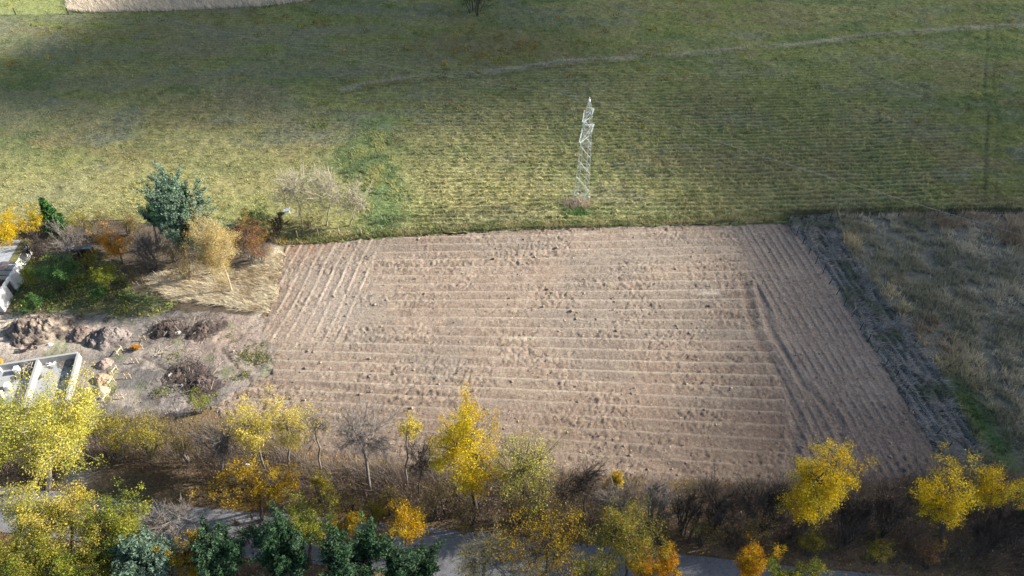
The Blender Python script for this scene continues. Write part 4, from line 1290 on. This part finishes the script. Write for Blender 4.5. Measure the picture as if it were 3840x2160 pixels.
stuff('undergrowth', 'dark brambles and brushwood under the row of trees', 'brush', [b1, (V, Fc, cc)], 'leaf')

# loose clods and straw on the ploughed plot
n = 12000
x_ = rg.uniform(-34, 46, n); y_ = rg.uniform(36, 76, n)
zz = zone_of(x_, y_)
pr = sstep(.35, .65, fbm(x_ * .5, y_ * .8, 3, 3)) * .8 + .15
k = ((zz == 1) & (rg.random(n) < pr)) | ((zz == 5) & (rg.random(n) < .25)); x_, y_ = x_[k], y_[k]; n = len(x_)
OV = np.array([(1, 0, 0), (-1, 0, 0), (0, 1, 0), (0, -1, 0), (0, 0, 1), (0, 0, -.6)], float)
OF = np.array([(0, 2, 4), (2, 1, 4), (1, 3, 4), (3, 0, 4), (2, 0, 5), (1, 2, 5), (3, 1, 5), (0, 3, 5)])
sz = (.035 + .05 * rg.random(n) ** 3 + .09 * (rg.random(n) < .03))
V = OV[None] * (1 + .45 * rg.normal(0, 1, (n, 6, 3))).clip(.3, 1.9) * sz[:, None, None] * np.array([1.3, 1.3, 1.0])
a = rg.uniform(0, 6.28, n); ca, sa = np.cos(a)[:, None], np.sin(a)[:, None]
V = np.stack([V[..., 0] * ca - V[..., 1] * sa, V[..., 0] * sa + V[..., 1] * ca, V[..., 2]], -1) + np.stack([x_, y_, height_at(x_, y_) + sz * .3], 1)[:, None]
Fc = (np.arange(n) * 6)[:, None, None] + OF[None]
cl_ = np.array([(.34, .265, .20), (.42, .335, .26), (.26, .20, .155)])[rg.integers(0, 3, n)] * rg.uniform(.8, 1.2, (n, 1))
stuff('soil_clods', 'loose clods of earth strewn over the ploughed plot', 'clods', [(V.reshape(-1, 3), Fc.reshape(-1, 3), np.repeat(cl_, 6, 0))], 'earth')

# ------------------------------------------------------------------ pylon and its overhead wire
def beam_mesh(name, r):
    m = MB(); m.box((0, 0, .5), (2 * r, 2 * r, 1)); return m.mesh(name)


BEAM = {r: beam_mesh('steel_angle', r) for r in (.011, .014, .04)}
for me in BEAM.values():
    me.materials.append(M['galv'])


def beam(name, a, b, r, parent):
    a = Vector(a); b = Vector(b)
    o = link(name, BEAM[r], None, parent)
    q = (b - a).to_track_quat('Z', 'Y')
    o.location = a; o.rotation_mode = 'QUATERNION'; o.rotation_quaternion = q; o.scale = (1, 1, (b - a).length)
    return o


pb = G(2178, 752)
TOPZ = float(onplane(2210, 378, pb[1])[2])
arm_dir = np.array([.44, .90])
PA = math.atan2(arm_dir[1], arm_dir[0])
pylon = thing('lattice_pylon', 'galvanised steel lattice pylon standing in the meadow behind the field', 'pylon', (pb[0], pb[1], 0), PA)


def pw(z):      # half width of the mast
    return np.interp(z, [0, TOPZ * .62, TOPZ * .88, TOPZ], [.82, .52, .40, .09])


lv = [0, .095, .19, .28, .365, .445, .52, .59, .655, .72, .785, .85, .92, 1.0]
lv = [t * TOPZ for t in lv]
cs = [(1, 1), (-1, 1), (-1, -1), (1, -1)]
for sx, sy in cs:
    mbk = [.0, TOPZ * .62, TOPZ * .88, TOPZ]
    m = MB()
    for a, b_ in zip(mbk[:-1], mbk[1:]):
        p = Vector((sx * pw(a), sy * pw(a), a)); q = Vector((sx * pw(b_), sy * pw(b_), b_))
        m.tube(p, q, .028 if a < 1 else .024, n=4)
    m.build('leg', M['galv'], pylon)
for i in range(len(lv) - 1):
    z0, z1 = lv[i], lv[i + 1]
    w0, w1 = pw(z0), pw(z1)
    for f in range(4):
        a, b_ = cs[f], cs[(f + 1) % 4]
        if (i + f) % 2: a, b_ = b_, a
        beam('brace', (a[0] * w0, a[1] * w0, z0), (b_[0] * w1, b_[1] * w1, z1), .014, pylon)
        if i < 10:
            zm_, wm_ = (z0 + z1) / 2, (w0 + w1) / 2
            beam('brace', (b_[0] * w0, b_[1] * w0, z0), ((a[0] + b_[0]) / 2 * wm_, (a[1] + b_[1]) / 2 * wm_, zm_), .011, pylon)
        if i in (6, 8, 10) or (i % 3 == 0):
            beam('strut', (a[0] * w1, a[1] * w1, z1), (b_[0] * w1, b_[1] * w1, z1), .014, pylon)
zl = float(onplane(2195, 500, pb[1])[2]); zu = float(onplane(2199, 432, pb[1])[2])
for zc_, L in ((zl, 2.35), (zu, 1.75)):
    for sx in (-1, 1):
        w = pw(zc_)
        tip = Vector((sx * L, 0, zc_ - .05))
        m = MB()
        for sy in (-1, 1):
            m.tube((sx * w, sy * w, zc_), tip + Vector((0, sy * .07, 0)), .032, n=4)
            m.tube((sx * w, sy * w, zc_ + .85), tip + Vector((0, sy * .07, .06)), .028, n=4)
            for t in (.25, .5, .75):
                p = Vector((sx * w, sy * w, zc_)).lerp(tip, t); q = Vector((sx * w, sy * w, zc_ + .85)).lerp(tip, t - .2)
                m.tube(p, q, .02, n=4)
        for t in (.2, .45, .7):
            p = Vector((sx * w, w, zc_)).lerp(tip, t); q = Vector((sx * w, -w, zc_)).lerp(tip, t + .2)
            m.tube(p, q, .02, n=4)
        m.box(tip, (.1, .26, .16))
        m.build('crossarm', M['galv'], pylon)
m = MB(); m.box((0, 0, TOPZ + .1), (.26, .26, .28), taper=.6); m.tube((0, 0, TOPZ + .2), (0, 0, TOPZ + .5), .05, n=6); m.build('peak_cap', M['white'], pylon)
for sx, sy in cs:
    m = MB(); m.box((sx * .84, sy * .84, .1), (.3, .3, .5)); m.build('footing', M['concrete'], pylon)

wd = np.array([arm_dir[1], -arm_dir[0]])
top = np.array([pb[0], pb[1], TOPZ + .3])
for sgn, lb in ((1, 'thin overhead wire running right from the pylon top across the meadow'), (-1, 'thin overhead wire running left from the pylon top across the meadow')):
    pts = []
    for t in np.linspace(0, 1, 33):
        p = top + np.r_[wd * sgn * t * 165, 0]; p[2] -= 4 * 4.2 * t * (1 - t)
        pts.append(p)
    pts = np.array(pts)
    V, Fc = tubes(pts[:-1], pts[1:], np.full(32, .010), np.full(32, .010), 5)
    tag(link('overhead_wire', mesh_from('overhead_wire', V, Fc), M['wire']), lb, 'wire')


def heap(name, label, u, v, rx_, ry_, h, cols, seed, cat='earth heap', rough=1.0, peaks=None, bury=.06, group=None):
    rng = np.random.default_rng(seed)
    q = G(u, v)
    nr, na = (36, 80) if name in ('earth_heap', 'mound') else (22, 48)
    t = np.linspace(0, 1, nr + 1)[1:]
    a = np.linspace(0, 2 * np.pi, na, endpoint=False)
    R, A = np.meshgrid(t, a, indexing='ij')
    edge = 1 + .28 * (vn(np.cos(A) * 1.7 + seed, np.sin(A) * 1.7 + seed, seed) - .5) * 2
    x = np.cos(A) * R * rx_ * edge; y = np.sin(A) * R * ry_ * edge
    pr = np.clip(1 - R ** 1.25, 0, 1)
    z = h * pr
    if peaks:
        z = z * .45
        for (px_, py_, pr_, ph) in peaks:
            z = z + ph * np.clip(1 - np.hypot((x - px_) / pr_, (y - py_) / (pr_ * .8)), 0, 1) ** 1.1
    nz = fbm(x * 1.5 + seed, y * 1.5, 5, seed, .7) - .5
    z = z + rough * nz * np.minimum(1, 4 * (1 - R)) * h * .75 - bury * R
    z = z + rough * .16 * (np.abs(fbm(x * 3.1 + seed, y * 3.1, 3, seed + 2, .7) - .5) * 4 - .6) * np.minimum(1, 5 * (1 - R)) * min(h, 1.2)
    V = np.concatenate([[[0, 0, float(z[0].mean())]], np.stack([x, y, z], -1).reshape(-1, 3)])
    f = []
    id_ = 1 + np.arange(nr * na).reshape(nr, na)
    tri = [(0, id_[0, j], id_[0, (j + 1) % na]) for j in range(na)]
    qd = np.stack([id_[:-1], id_[1:], np.roll(id_[1:], -1, 1), np.roll(id_[:-1], -1, 1)], -1).reshape(-1, 4)
    qt = np.concatenate([qd[:, [0, 1, 2]], qd[:, [0, 2, 3]]])
    cc = mixc(np.tile(cols[0], (len(V), 1)).astype(float), cols[1], sstep(.35, .65, fbm(V[:, 0] * .9 + seed, V[:, 1] * .9, 4, seed + 3)))
    me = mesh_from(name, V, np.concatenate([np.array(tri), qt]), cc)
    o = link(name, me, M['earth'], None, (q[0], q[1], 0))
    if label: tag(o, label, cat, group)
    return o


heap('earth_mound', 'bare earth mound round the feet of the pylon', 2168, 768, 1.7, 1.15, .7, ((.24, .20, .15), (.33, .27, .19)), 3)
SND = ((.34, .275, .21), (.15, .12, .10))
heap('earth_heap', 'largest earth heap of the site, below the green weeds', 165, 1240, 4.6, 2.9, 2.0, SND, 5, peaks=[(-1.8, .1, 2.7, 1.2), (1.2, .4, 2.4, 1.0)], group='earth heaps on the building site')
heap('earth_heap', 'reddish earth heap touching the largest heap on its right', 305, 1252, 2.1, 1.5, .9, ((.34, .26, .21), (.17, .13, .11)), 6, group='earth heaps on the building site')
heap('earth_heap', 'steep grey earth heap in the middle of the site', 412, 1266, 2.7, 1.9, 1.6, ((.26, .22, .195), (.15, .125, .115)), 7, group='earth heaps on the building site')
heap('earth_heap', 'small pinkish earth heap beside the upper profile boards', 392, 1368, .95, .9, .7, ((.40, .30, .24), (.30, .23, .19)), 8, group='earth heaps on the building site')
heap('sand_heap', 'orange sand heap beside the foundation wall', 383, 1422, 1.15, .95, .8, ((.46, .33, .22), (.38, .28, .19)), 9, 'sand heap', .6, group='earth heaps on the building site')
heap('sand_heap', 'pale sand heap in front of the orange sand heap', 380, 1462, 1.05, .8, .6, ((.52, .43, .32), (.42, .34, .25)), 10, 'sand heap', .6, group='earth heaps on the building site')


def sticks(n, r, rng, zmax, rad=.025, lmin=.5, lmax=1.6):
    c = np.c_[rng.normal(0, 1, (n, 2)) * r * .45, rng.random(n) * zmax]
    d = unit(np.c_[rng.normal(0, 1, (n, 2)), rng.normal(0, .45, n)]) * rng.uniform(lmin, lmax, (n, 1)) * .5
    return tubes(c - d, c + d, np.full(n, rad), np.full(n, rad * .7), 4)


def debris(label, u, v, r, h, seed, dark=True, rocks=4):
    rng = np.random.default_rng(seed)
    q = G(u, v)
    root = thing('debris_pile', label, 'debris pile', (q[0], q[1], 0), 0, 'debris piles on the building site')
    c = ((.075, .06, .055), (.16, .12, .10)) if dark else ((.22, .16, .13), (.32, .25, .20))
    o = heap('mound', None, u, v, r * 1.1, r * .8, h, c, seed, rough=1.0)
    o.location = (0, 0, 0); o.parent = root
    V, Fc = sticks(150, r, rng, h * .9, .022)
    o = link('brushwood', mesh_from('brushwood', V, Fc), M['bark_dark' if dark else 'bark_grey'], root); o['kind'] = 'stuff'
    V, Fc = sticks(12, r * 1.1, rng, h * .7, .025, .6, 1.4)
    o = link('branches', mesh_from('branches', V, Fc), M['bark_pale'], root); o['kind'] = 'stuff'
    for i in range(rocks):
        a = rng.uniform(0, 6.28); rr = r * rng.uniform(.3, .9); s = rng.uniform(.16, .34)
        m = MB(); m.box((math.cos(a) * rr, math.sin(a) * rr * .7, h * .45 * (1 - rr / r * .6) + .1), (s * 1.5, s, s * .9), rng.uniform(0, 3), rng.uniform(-.4, .4), rng.uniform(-.4, .4), .7)
        m.build('rubble', M['concrete'], root)


debris('uprooted root pile with white stumps, upper left of the site piles', 632, 1236, 2.1, 1.05, 21)
debris('brown brush pile right of the white stumps pile', 770, 1238, 2.2, .85, 22)
debris('flat black root pile in the middle of the site', 700, 1396, 2.4, .6, 23, True, 2)
debris('black root pile below the flat one, near the yellow shrub', 752, 1445, 2.3, .75, 24, True, 2)
rng = np.random.default_rng(31)
V, Fc = sticks(16, .9, rng, .2, .03, .8, 1.8)
q = G(605, 1318)
tag(link('branch_pile', mesh_from('branch_pile', V + np.array([q[0], q[1], .05]), Fc), M['bark_pale']), 'small pile of pale branches between the profile boards and black roots', 'branches', kind='stuff')

# ------------------------------------------------------------------ profile boards (pairs of pegs with a cross board)
def profile_board(u, v, rz, wdt, label, lean=.0):
    q = G(u, v)
    t = thing('profile_board', label, 'profile board', (q[0], q[1], 0), rz, 'profile boards setting out the next house')
    for s in (-1, 1):
        m = MB(); m.box((s * wdt / 2, 0, .38), (.06, .06, .95), ry=lean * s, taper=.9); m.build('peg', M['lath'], t)
    m = MB(); m.box((0, .045, .52), (wdt + .25, .03, .13)); m.build('board', M['lath'], t)


ords = ['topmost', 'second from the top', 'third from the top', 'fourth from the top', 'lowest']
for i, (u, v) in enumerate([(544, 1277), (533, 1309), (514, 1361), (488, 1419), (460, 1495)]):
    profile_board(u - 5, v, .05, .5, 'timber profile board in the right-hand row, ' + ords[i])
ords = ['topmost', 'second from the top', 'third from the top', 'lowest']
for i, (u, v) in enumerate([(453, 1328), (434, 1400), (421, 1442), (401, 1503)]):
    profile_board(u, v - 4, 1.35, .75, 'timber profile board in the left-hand row by the foundation, ' + ords[i])
grow('orange_shrub', 'small orange and green shrub beside a profile board', 'bush', (490, 525, 1293, 1313), (508, 1311), 'orange', .8, 'bark_grey', .1, None, 'shrub')

# ------------------------------------------------------------------ concrete foundation
f0 = G(303, 1342); f1 = G(262, 1500)
ydir = (f1 - f0) / np.linalg.norm(f1 - f0); xdir = np.array([-ydir[1], ydir[0]])
if xdir[0] < 0: xdir = -xdir
ang = math.atan2(xdir[1], xdir[0])
LEN = float(np.linalg.norm(G(262, 1512) - f0)) + .3
fd = thing('concrete_foundation', 'open concrete house foundation with low walls and rooms, left edge', 'foundation', (f0[0], f0[1], 0), ang)
WT = .26; WH = .95; FW = 17.0
m = MB(); m.box((-FW / 2, -LEN / 2, .02), (FW, LEN, .12)); m.build('floor_slab', M['slab'], fd)


def wall_part(c, d, nm='wall'):
    m = MB(); m.box(c, d)
    w = m.build(nm, M['concrete'], fd)
    # wall cap and courses, proud of the face
    return w


courses = 4


def block_wall(name, x0, y0, x1, y1):
    """a wall of large concrete blocks laid in courses"""
    L = math.hypot(x1 - x0, y1 - y0); a = math.atan2(y1 - y0, x1 - x0)
    root = MB(); root.box(((x0 + x1) / 2, (y0 + y1) / 2, WH / 2), (L, WT - .03, WH - .02), a)
    w = root.build(name, M['concrete'], fd)
    ch_ = WH / courses
    bl = 1.0
    nb = max(1, int(round(L / bl)))
    key = ('block', round(L / nb, 2))
    if key not in BEAM:
        mm = MB(); mm.box((0, 0, 0), (L / nb - .02, WT, ch_ - .018)); me = mm.mesh('block'); me.materials.append(M['concrete']); BEAM[key] = me
    for r_ in range(courses):
        for i in range(nb):
            t = (i + .5) / nb
            o = link('block', BEAM[key], None, w)
            o.location = (x0 + (x1 - x0) * t, y0 + (y1 - y0) * t, ch_ * (r_ + .5)); o.rotation_euler = (0, 0, a)
    return w


block_wall('back_wall', -FW, 0, .0, 0)
block_wall('side_wall', 0 + .1, -WT / 2 - .01, 0 + .1, -LEN)
block_wall('front_wall', -FW, -LEN, -.05, -LEN)
pxx = -4.05
block_wall('partition_wall', pxx, -WT / 2 - .01, pxx, -LEN + WT / 2 + .01)
for (u, v, s, hgt) in ((70, 1397, .8, .75), (5, 1392, .7, .8), (35, 1458, .9, .7), (10, 1490, .8, .75)):
    p = G(u, v) - f0
    lx, ly = p @ xdir, p @ np.array([-xdir[1], xdir[0]])
    m = MB(); m.box((lx, ly, hgt / 2 + .05), (s * .55, s * .8, hgt)); m.build('pier', M['plaster'], fd)
rng = np.random.default_rng(41)
p = G(120, 1392)
V, Fc = sticks(24, .6, rng, .6, .04, .8, 1.8)
tag(link('timber_pile', mesh_from('timber_pile', V + np.array([p[0], p[1], .15]), Fc), M['postwood']), 'loose timber offcuts heaped in the left foundation room', 'timber', kind='stuff')
p = G(196, 1372)
V, Fc = sticks(14, .35, rng, .15, .05, .3, .8)
tag(link('concrete_rubble', mesh_from('concrete_rubble', V + np.array([p[0], p[1], .13]), Fc), M['plaster']), 'white rubble on the floor of the right foundation room', 'rubble', kind='stuff')
p = G(255, 1347); t = thing('lath', 'single pale plank lying across the right foundation room', 'plank', (p[0], p[1], 0), ang + .08)
m = MB(); m.box((0, 0, .16), (2.2, .1, .05)); m.build('plank', M['lath'], t)
m = MB(); m.box((.9, 0, .11), (.12, .2, .05)); m.build('batten', M['lath'], t)
p = G(6, 1362)
bk = thing('bucket', 'orange bucket at the left edge in the foundation', 'bucket', (p[0], p[1], .08))
m = MB()
for i in range(12):
    pass
m.tube((0, 0, 0), (0, 0, .42), .2, .27, 14); m.build('body', M['orange'], bk)
m = MB(); m.tube((0, 0, .40), (0, 0, .44), .29, .29, 14); m.build('rim', M['orange'], bk)
# wheelbarrow
p = G(108, 1312)
wb = thing('wheelbarrow', 'grey wheelbarrow standing behind the back wall of the foundation', 'wheelbarrow', (p[0], p[1], 0), .2)
m = MB()
tv = [(-.35, -.3, .3), (.35, -.22, .3), (.35, .22, .3), (-.35, .3, .3), (-.5, -.4, .62), (.62, -.36, .68), (.62, .36, .68), (-.5, .4, .62)]
m.add(tv, [(3, 2, 1, 0), (0, 1, 5, 4), (1, 2, 6, 5), (2, 3, 7, 6), (3, 0, 4, 7)])
m.build('tray', M['rust'], wb)
for s in (-1, 1):
    m = MB(); m.tube((.75, s * .12, .2), (-1.15, s * .33, .55), .025, n=6); m.build('handle', M['postwood'], wb)
    m = MB(); m.tube((-.3, s * .26, .4), (-.4, s * .3, .0), .022, n=6); m.build('leg', M['rust'], wb)
m = MB(); m.tube((.78, -.05, .2), (.78, .05, .2), .2, n=16); w = m.build('wheel', M['tyre'], wb)
m = MB(); m.tube((.78, -.056, .2), (.78, .056, .2), .09, n=12); m.build('rim', M['galv'], w)
for (u, v, lb, s) in ((160, 1283, 'white rubble lump behind the foundation, left of two', .4), (188, 1295, 'white rubble lump behind the foundation, right of two', .45), (42, 1262, 'pale pipe stub lying by the largest earth heap', .35)):
    p = G(u, v)
    h_ = heap('rubble_lump', lb, u, v, s * 1.3, s * .8, s * .8, ((.66, .63, .6), (.5, .46, .42)), int(u), 'rubble', .9)

# ------------------------------------------------------------------ ruined shed and the roof behind it
A = G(97, 1042); B = G(15, 1170)
L = float(np.linalg.norm(B - A)); da = (B - A) / L
ang2 = math.atan2(da[1], da[0])
rs = thing('ruined_shed', 'ruined white shed with a collapsed dark felt roof, left edge', 'shed', (A[0], A[1], 0), ang2)
WHT = 2.3
# local x runs along the lit right-hand wall, local y away from it (into the shed)
yin = -1.0 if (np.array([-da[1], da[0]]) @ np.array([-1, 0])) < 0 else 1.0
DEP = 6.0
door0, door1 = L * .42, L * .58
for (x0, x1, z0, z1) in ((0, door0, 0, WHT), (door1, L, 0, WHT), (door0, door1, 1.95, WHT)):
    m = MB(); m.box(((x0 + x1) / 2, 0, (z0 + z1) / 2), (x1 - x0, .25, z1 - z0)); m.build('wall', M['plaster'], rs)
m = MB(); m.box(((door0 + door1) / 2, yin * .1, .97), (door1 - door0, .06, 1.94)); m.build('door', M['tar'], rs)
m = MB(); m.box((.125, yin * DEP / 2 + yin * .126, WHT / 2), (.25, DEP, WHT)); m.build('wall', M['plaster'], rs)
m = MB(); m.box((L - .125, yin * DEP / 2 + yin * .126, WHT / 2 - .1), (.25, DEP, WHT - .2)); m.build('wall', M['plaster'], rs)
m = MB(); m.box((L / 2, yin * DEP, WHT / 2), (L - .52, .25, WHT)); m.build('wall', M['plaster'], rs)
rng = np.random.default_rng(55)
for i in range(7):
    x = .3 + (L - .6) * i / 6
    m = MB(); m.tube((x, yin * .0, WHT + .12), (x, yin * DEP * .98, WHT + .16 + rng.uniform(-.15, .1)), .07, n=4); m.build('rafter', M['post'], rs)
for i in range(13):
    w = rng.uniform(.9, 1.7)
    m = MB(); m.box((rng.uniform(.4, L - .4), yin * rng.uniform(.45, DEP - .5), WHT + .22 + rng.uniform(0, .12) + .01 * i), (w, rng.uniform(.7, 1.4), .035), rng.normal(0, .18), rng.normal(0, .08), rng.normal(0, .12))
    m.build('felt_sheet', M['tar'], rs)
p = G(28, 985)
rf = thing('low_shed', 'low shed with grey sheet roof and mossy edge behind the ruin', 'shed', (p[0], p[1], 0), ang2 + math.pi / 2)
sg = 1
m = MB(); m.box((0, 0, .9), (5.0, 3.4, 1.8)); m.build('wall', M['plaster'], rf)
e1 = np.array([math.cos(ang2 + math.pi / 2), math.sin(ang2 + math.pi / 2)])
for i in range(6):
    m = MB(); m.box((-2.25 + .92 * i * 1.0, 0, 1.95 + .012 * (i % 2)), (.95, 3.9, .05), 0, 0, .06)
    right_end = (i >= 5) if e1[0] > 0 else (i <= 0)
    m.build('roof_sheet', M['moss'] if right_end else M['sheet'], rf)
# low tin lean-to under the leafless garden tree
p = G(310, 958)
lt = thing('tin_shelter', 'low shelter with a blue-grey tin roof in the dark garden', 'shelter', (p[0], p[1], 0), .06)
m = MB(); m.box((0, 0, 1.35), (3.4, .75, .06), 0, 0, -.15); m.build('roof', M['bluegrey'], lt)
for x in (-1.55, 0, 1.55):
    m = MB(); m.box((x, -.25, .66), (.1, .1, 1.32)); m.build('post', M['postwood'], lt)
for i in range(11):
    m = MB(); m.box((-1.5 + .3 * i, .28, .62), (.24, .04, 1.2)); m.build('plank', M['post'], lt)
# white box among the bare trees
p = G(1078, 800)
bx = thing('white_crate', 'pale blue-white crate on the meadow edge by the bare trees', 'crate', (p[0], p[1], 0), .25)
m = MB(); m.box((0, 0, .28), (.7, .5, .55)); m.build('body', M['white'], bx)
m = MB(); m.box((0, 0, .585), (.8, .6, .06)); m.build('lid', M['bluegrey'], bx)
# white bag caught in the twigs
p = G(938, 1775)
bag = heap('plastic_bag', 'white plastic bag caught in the brush left of the aspens', 938, 1775, .38, .34, .5, ((.8, .8, .8), (.72, .72, .74)), 77, 'bag', .5)
bag.location.z = 1.2

# ------------------------------------------------------------------ fences and stakes
def post_mesh(r, h, n=6):
    m = MB(); m.tube((0, 0, -.2), (0, 0, h), r, r * .85, n); me = m.mesh('post'); return me


def fence(name, label, px, h, r, mat, wires=3, seed=0, wr=.008):
    rng = np.random.default_rng(seed)
    P = GP(px)
    root = thing(name, label, 'fence', (P[0][0], P[0][1], 0))
    me = post_mesh(r, h); me.materials.append(M[mat])
    tops = []
    for p in P:
        o = link('post', me, None, root)
        rot = rng.normal(0, .035, 2)
        o.location = (p[0] - P[0][0], p[1] - P[0][1], 0); o.rotation_euler = (rot[0], rot[1], rng.uniform(0, 3)); s = rng.uniform(.92, 1.06)
        o.scale = (1, 1, s)
    for k in range(wires):
        z = h * (.35 + .55 * k / max(1, wires - 1))
        Q = np.c_[P - P[0], np.full(len(P), z)]
        V, Fc = tubes(Q[:-1], Q[1:], np.full(len(Q) - 1, wr), np.full(len(Q) - 1, wr), 4)
        link('wire', mesh_from('wire', V, Fc), M['wire'], root)
    return root


def zpx(l, ox, oy, s):
    return [(ox + x * s, oy + y * s) for x, y in l]


fence('wooden_fence', 'four weathered wooden fence posts below the bare trees', zpx([(690, 975), (910, 940), (1135, 920), (1385, 945)], 880, 560, .345), 1.3, .085, 'postwood', 2, 1)
fence('wire_fence', 'thin dark wire fence along the far edge of the ploughed plot', [(1520, 880), (1627, 877)] + zpx([(70, 160), (293, 160), (485, 141), (700, 142), (920, 132), (1135, 125), (1350, 120), (1567, 110), (1780, 103)], 1700, 800, .483)[0:] + [(2664, 845), (2768, 842), (2860, 840)], 1.15, .04, 'post', 2, 2)
fence('wire_fence', 'dark wire fence along the far edge of the fallow field', zpx([(297, 140), (400, 138), (505, 135), (605, 133), (705, 130), (803, 129), (903, 127), (1003, 126), (1100, 124), (1195, 122), (1290, 121), (1385, 120), (1480, 119), (1575, 118), (1668, 117), (1765, 116), (1857, 115), (1950, 114), (2050, 113)], 2800, 760, .511), 1.15, .05, 'post', 3, 3)
fence('wire_fence', 'slanting dark wire fence between the ploughed plot and fallow field', zpx([(318, 170), (365, 240), (410, 305), (455, 380), (505, 450), (555, 525), (605, 600), (658, 678), (712, 760), (770, 840), (830, 935), (888, 1020), (952, 1105), (1018, 1195), (1090, 1285), (1160, 1390)], 2800, 760, .511) + zpx([(1300, 45), (1385, 165), (1475, 290), (1565, 405), (1690, 525)], 2840, 1500, .4556)[2:], 1.2, .05, 'post', 3, 4)
fence('corner_fence', 'heavy dark fence posts beside the mown lawn, top left corner', [(-150, 58), (60, 56), (258, 54), (292, 8), (330, -40)], 1.5, .11, 'post', 1, 5)

STM = post_mesh(.03, 1.05, 5); STM.materials.append(M['bark_grey'])
SCAP = MB(); SCAP.box((0, 0, 1.02), (.1, .05, .12)); SCAPM = SCAP.mesh('tip'); SCAPM.materials.append(M['post'])


def stake_row(px, desc, seed):
    rng = np.random.default_rng(seed)
    names = ['topmost', 'second from the top', 'third from the top', 'fourth from the top', 'fifth from the top', 'sixth from the top', 'seventh from the top', 'eighth from the top']
    for i, (u, v) in enumerate(px):
        p = G(u, v)
        t = thing('marker_stake', 'thin stake %s, %s' % (desc, names[i]), 'stake', (p[0], p[1], float(height_at(p[0], p[1])) - .05), rng.uniform(0, 3), 'stakes marking the plot boundaries')
        t.rotation_euler[0] = rng.normal(0, .04)
        link('peg', STM, None, t); link('tip', SCAPM, None, t)


stake_row(zpx([(420, 152), (400, 335), (380, 522), (362, 732), (335, 948), (312, 1177), (287, 1418)], 900, 900, .414), 'on the left boundary by the straw grass', 61)
stake_row(zpx([(1505, 125), (1525, 305), (1540, 490), (1550, 687), (1565, 893), (1580, 1108), (1585, 1343)], 900, 900, .414), 'in the left-hand row across the ploughed plot', 62)
stake_row(zpx([(500, 293), (535, 445), (580, 595), (610, 760), (650, 930), (690, 1108), (732, 1303)], 1700, 800, .483), 'in the right-hand row across the ploughed plot', 63)
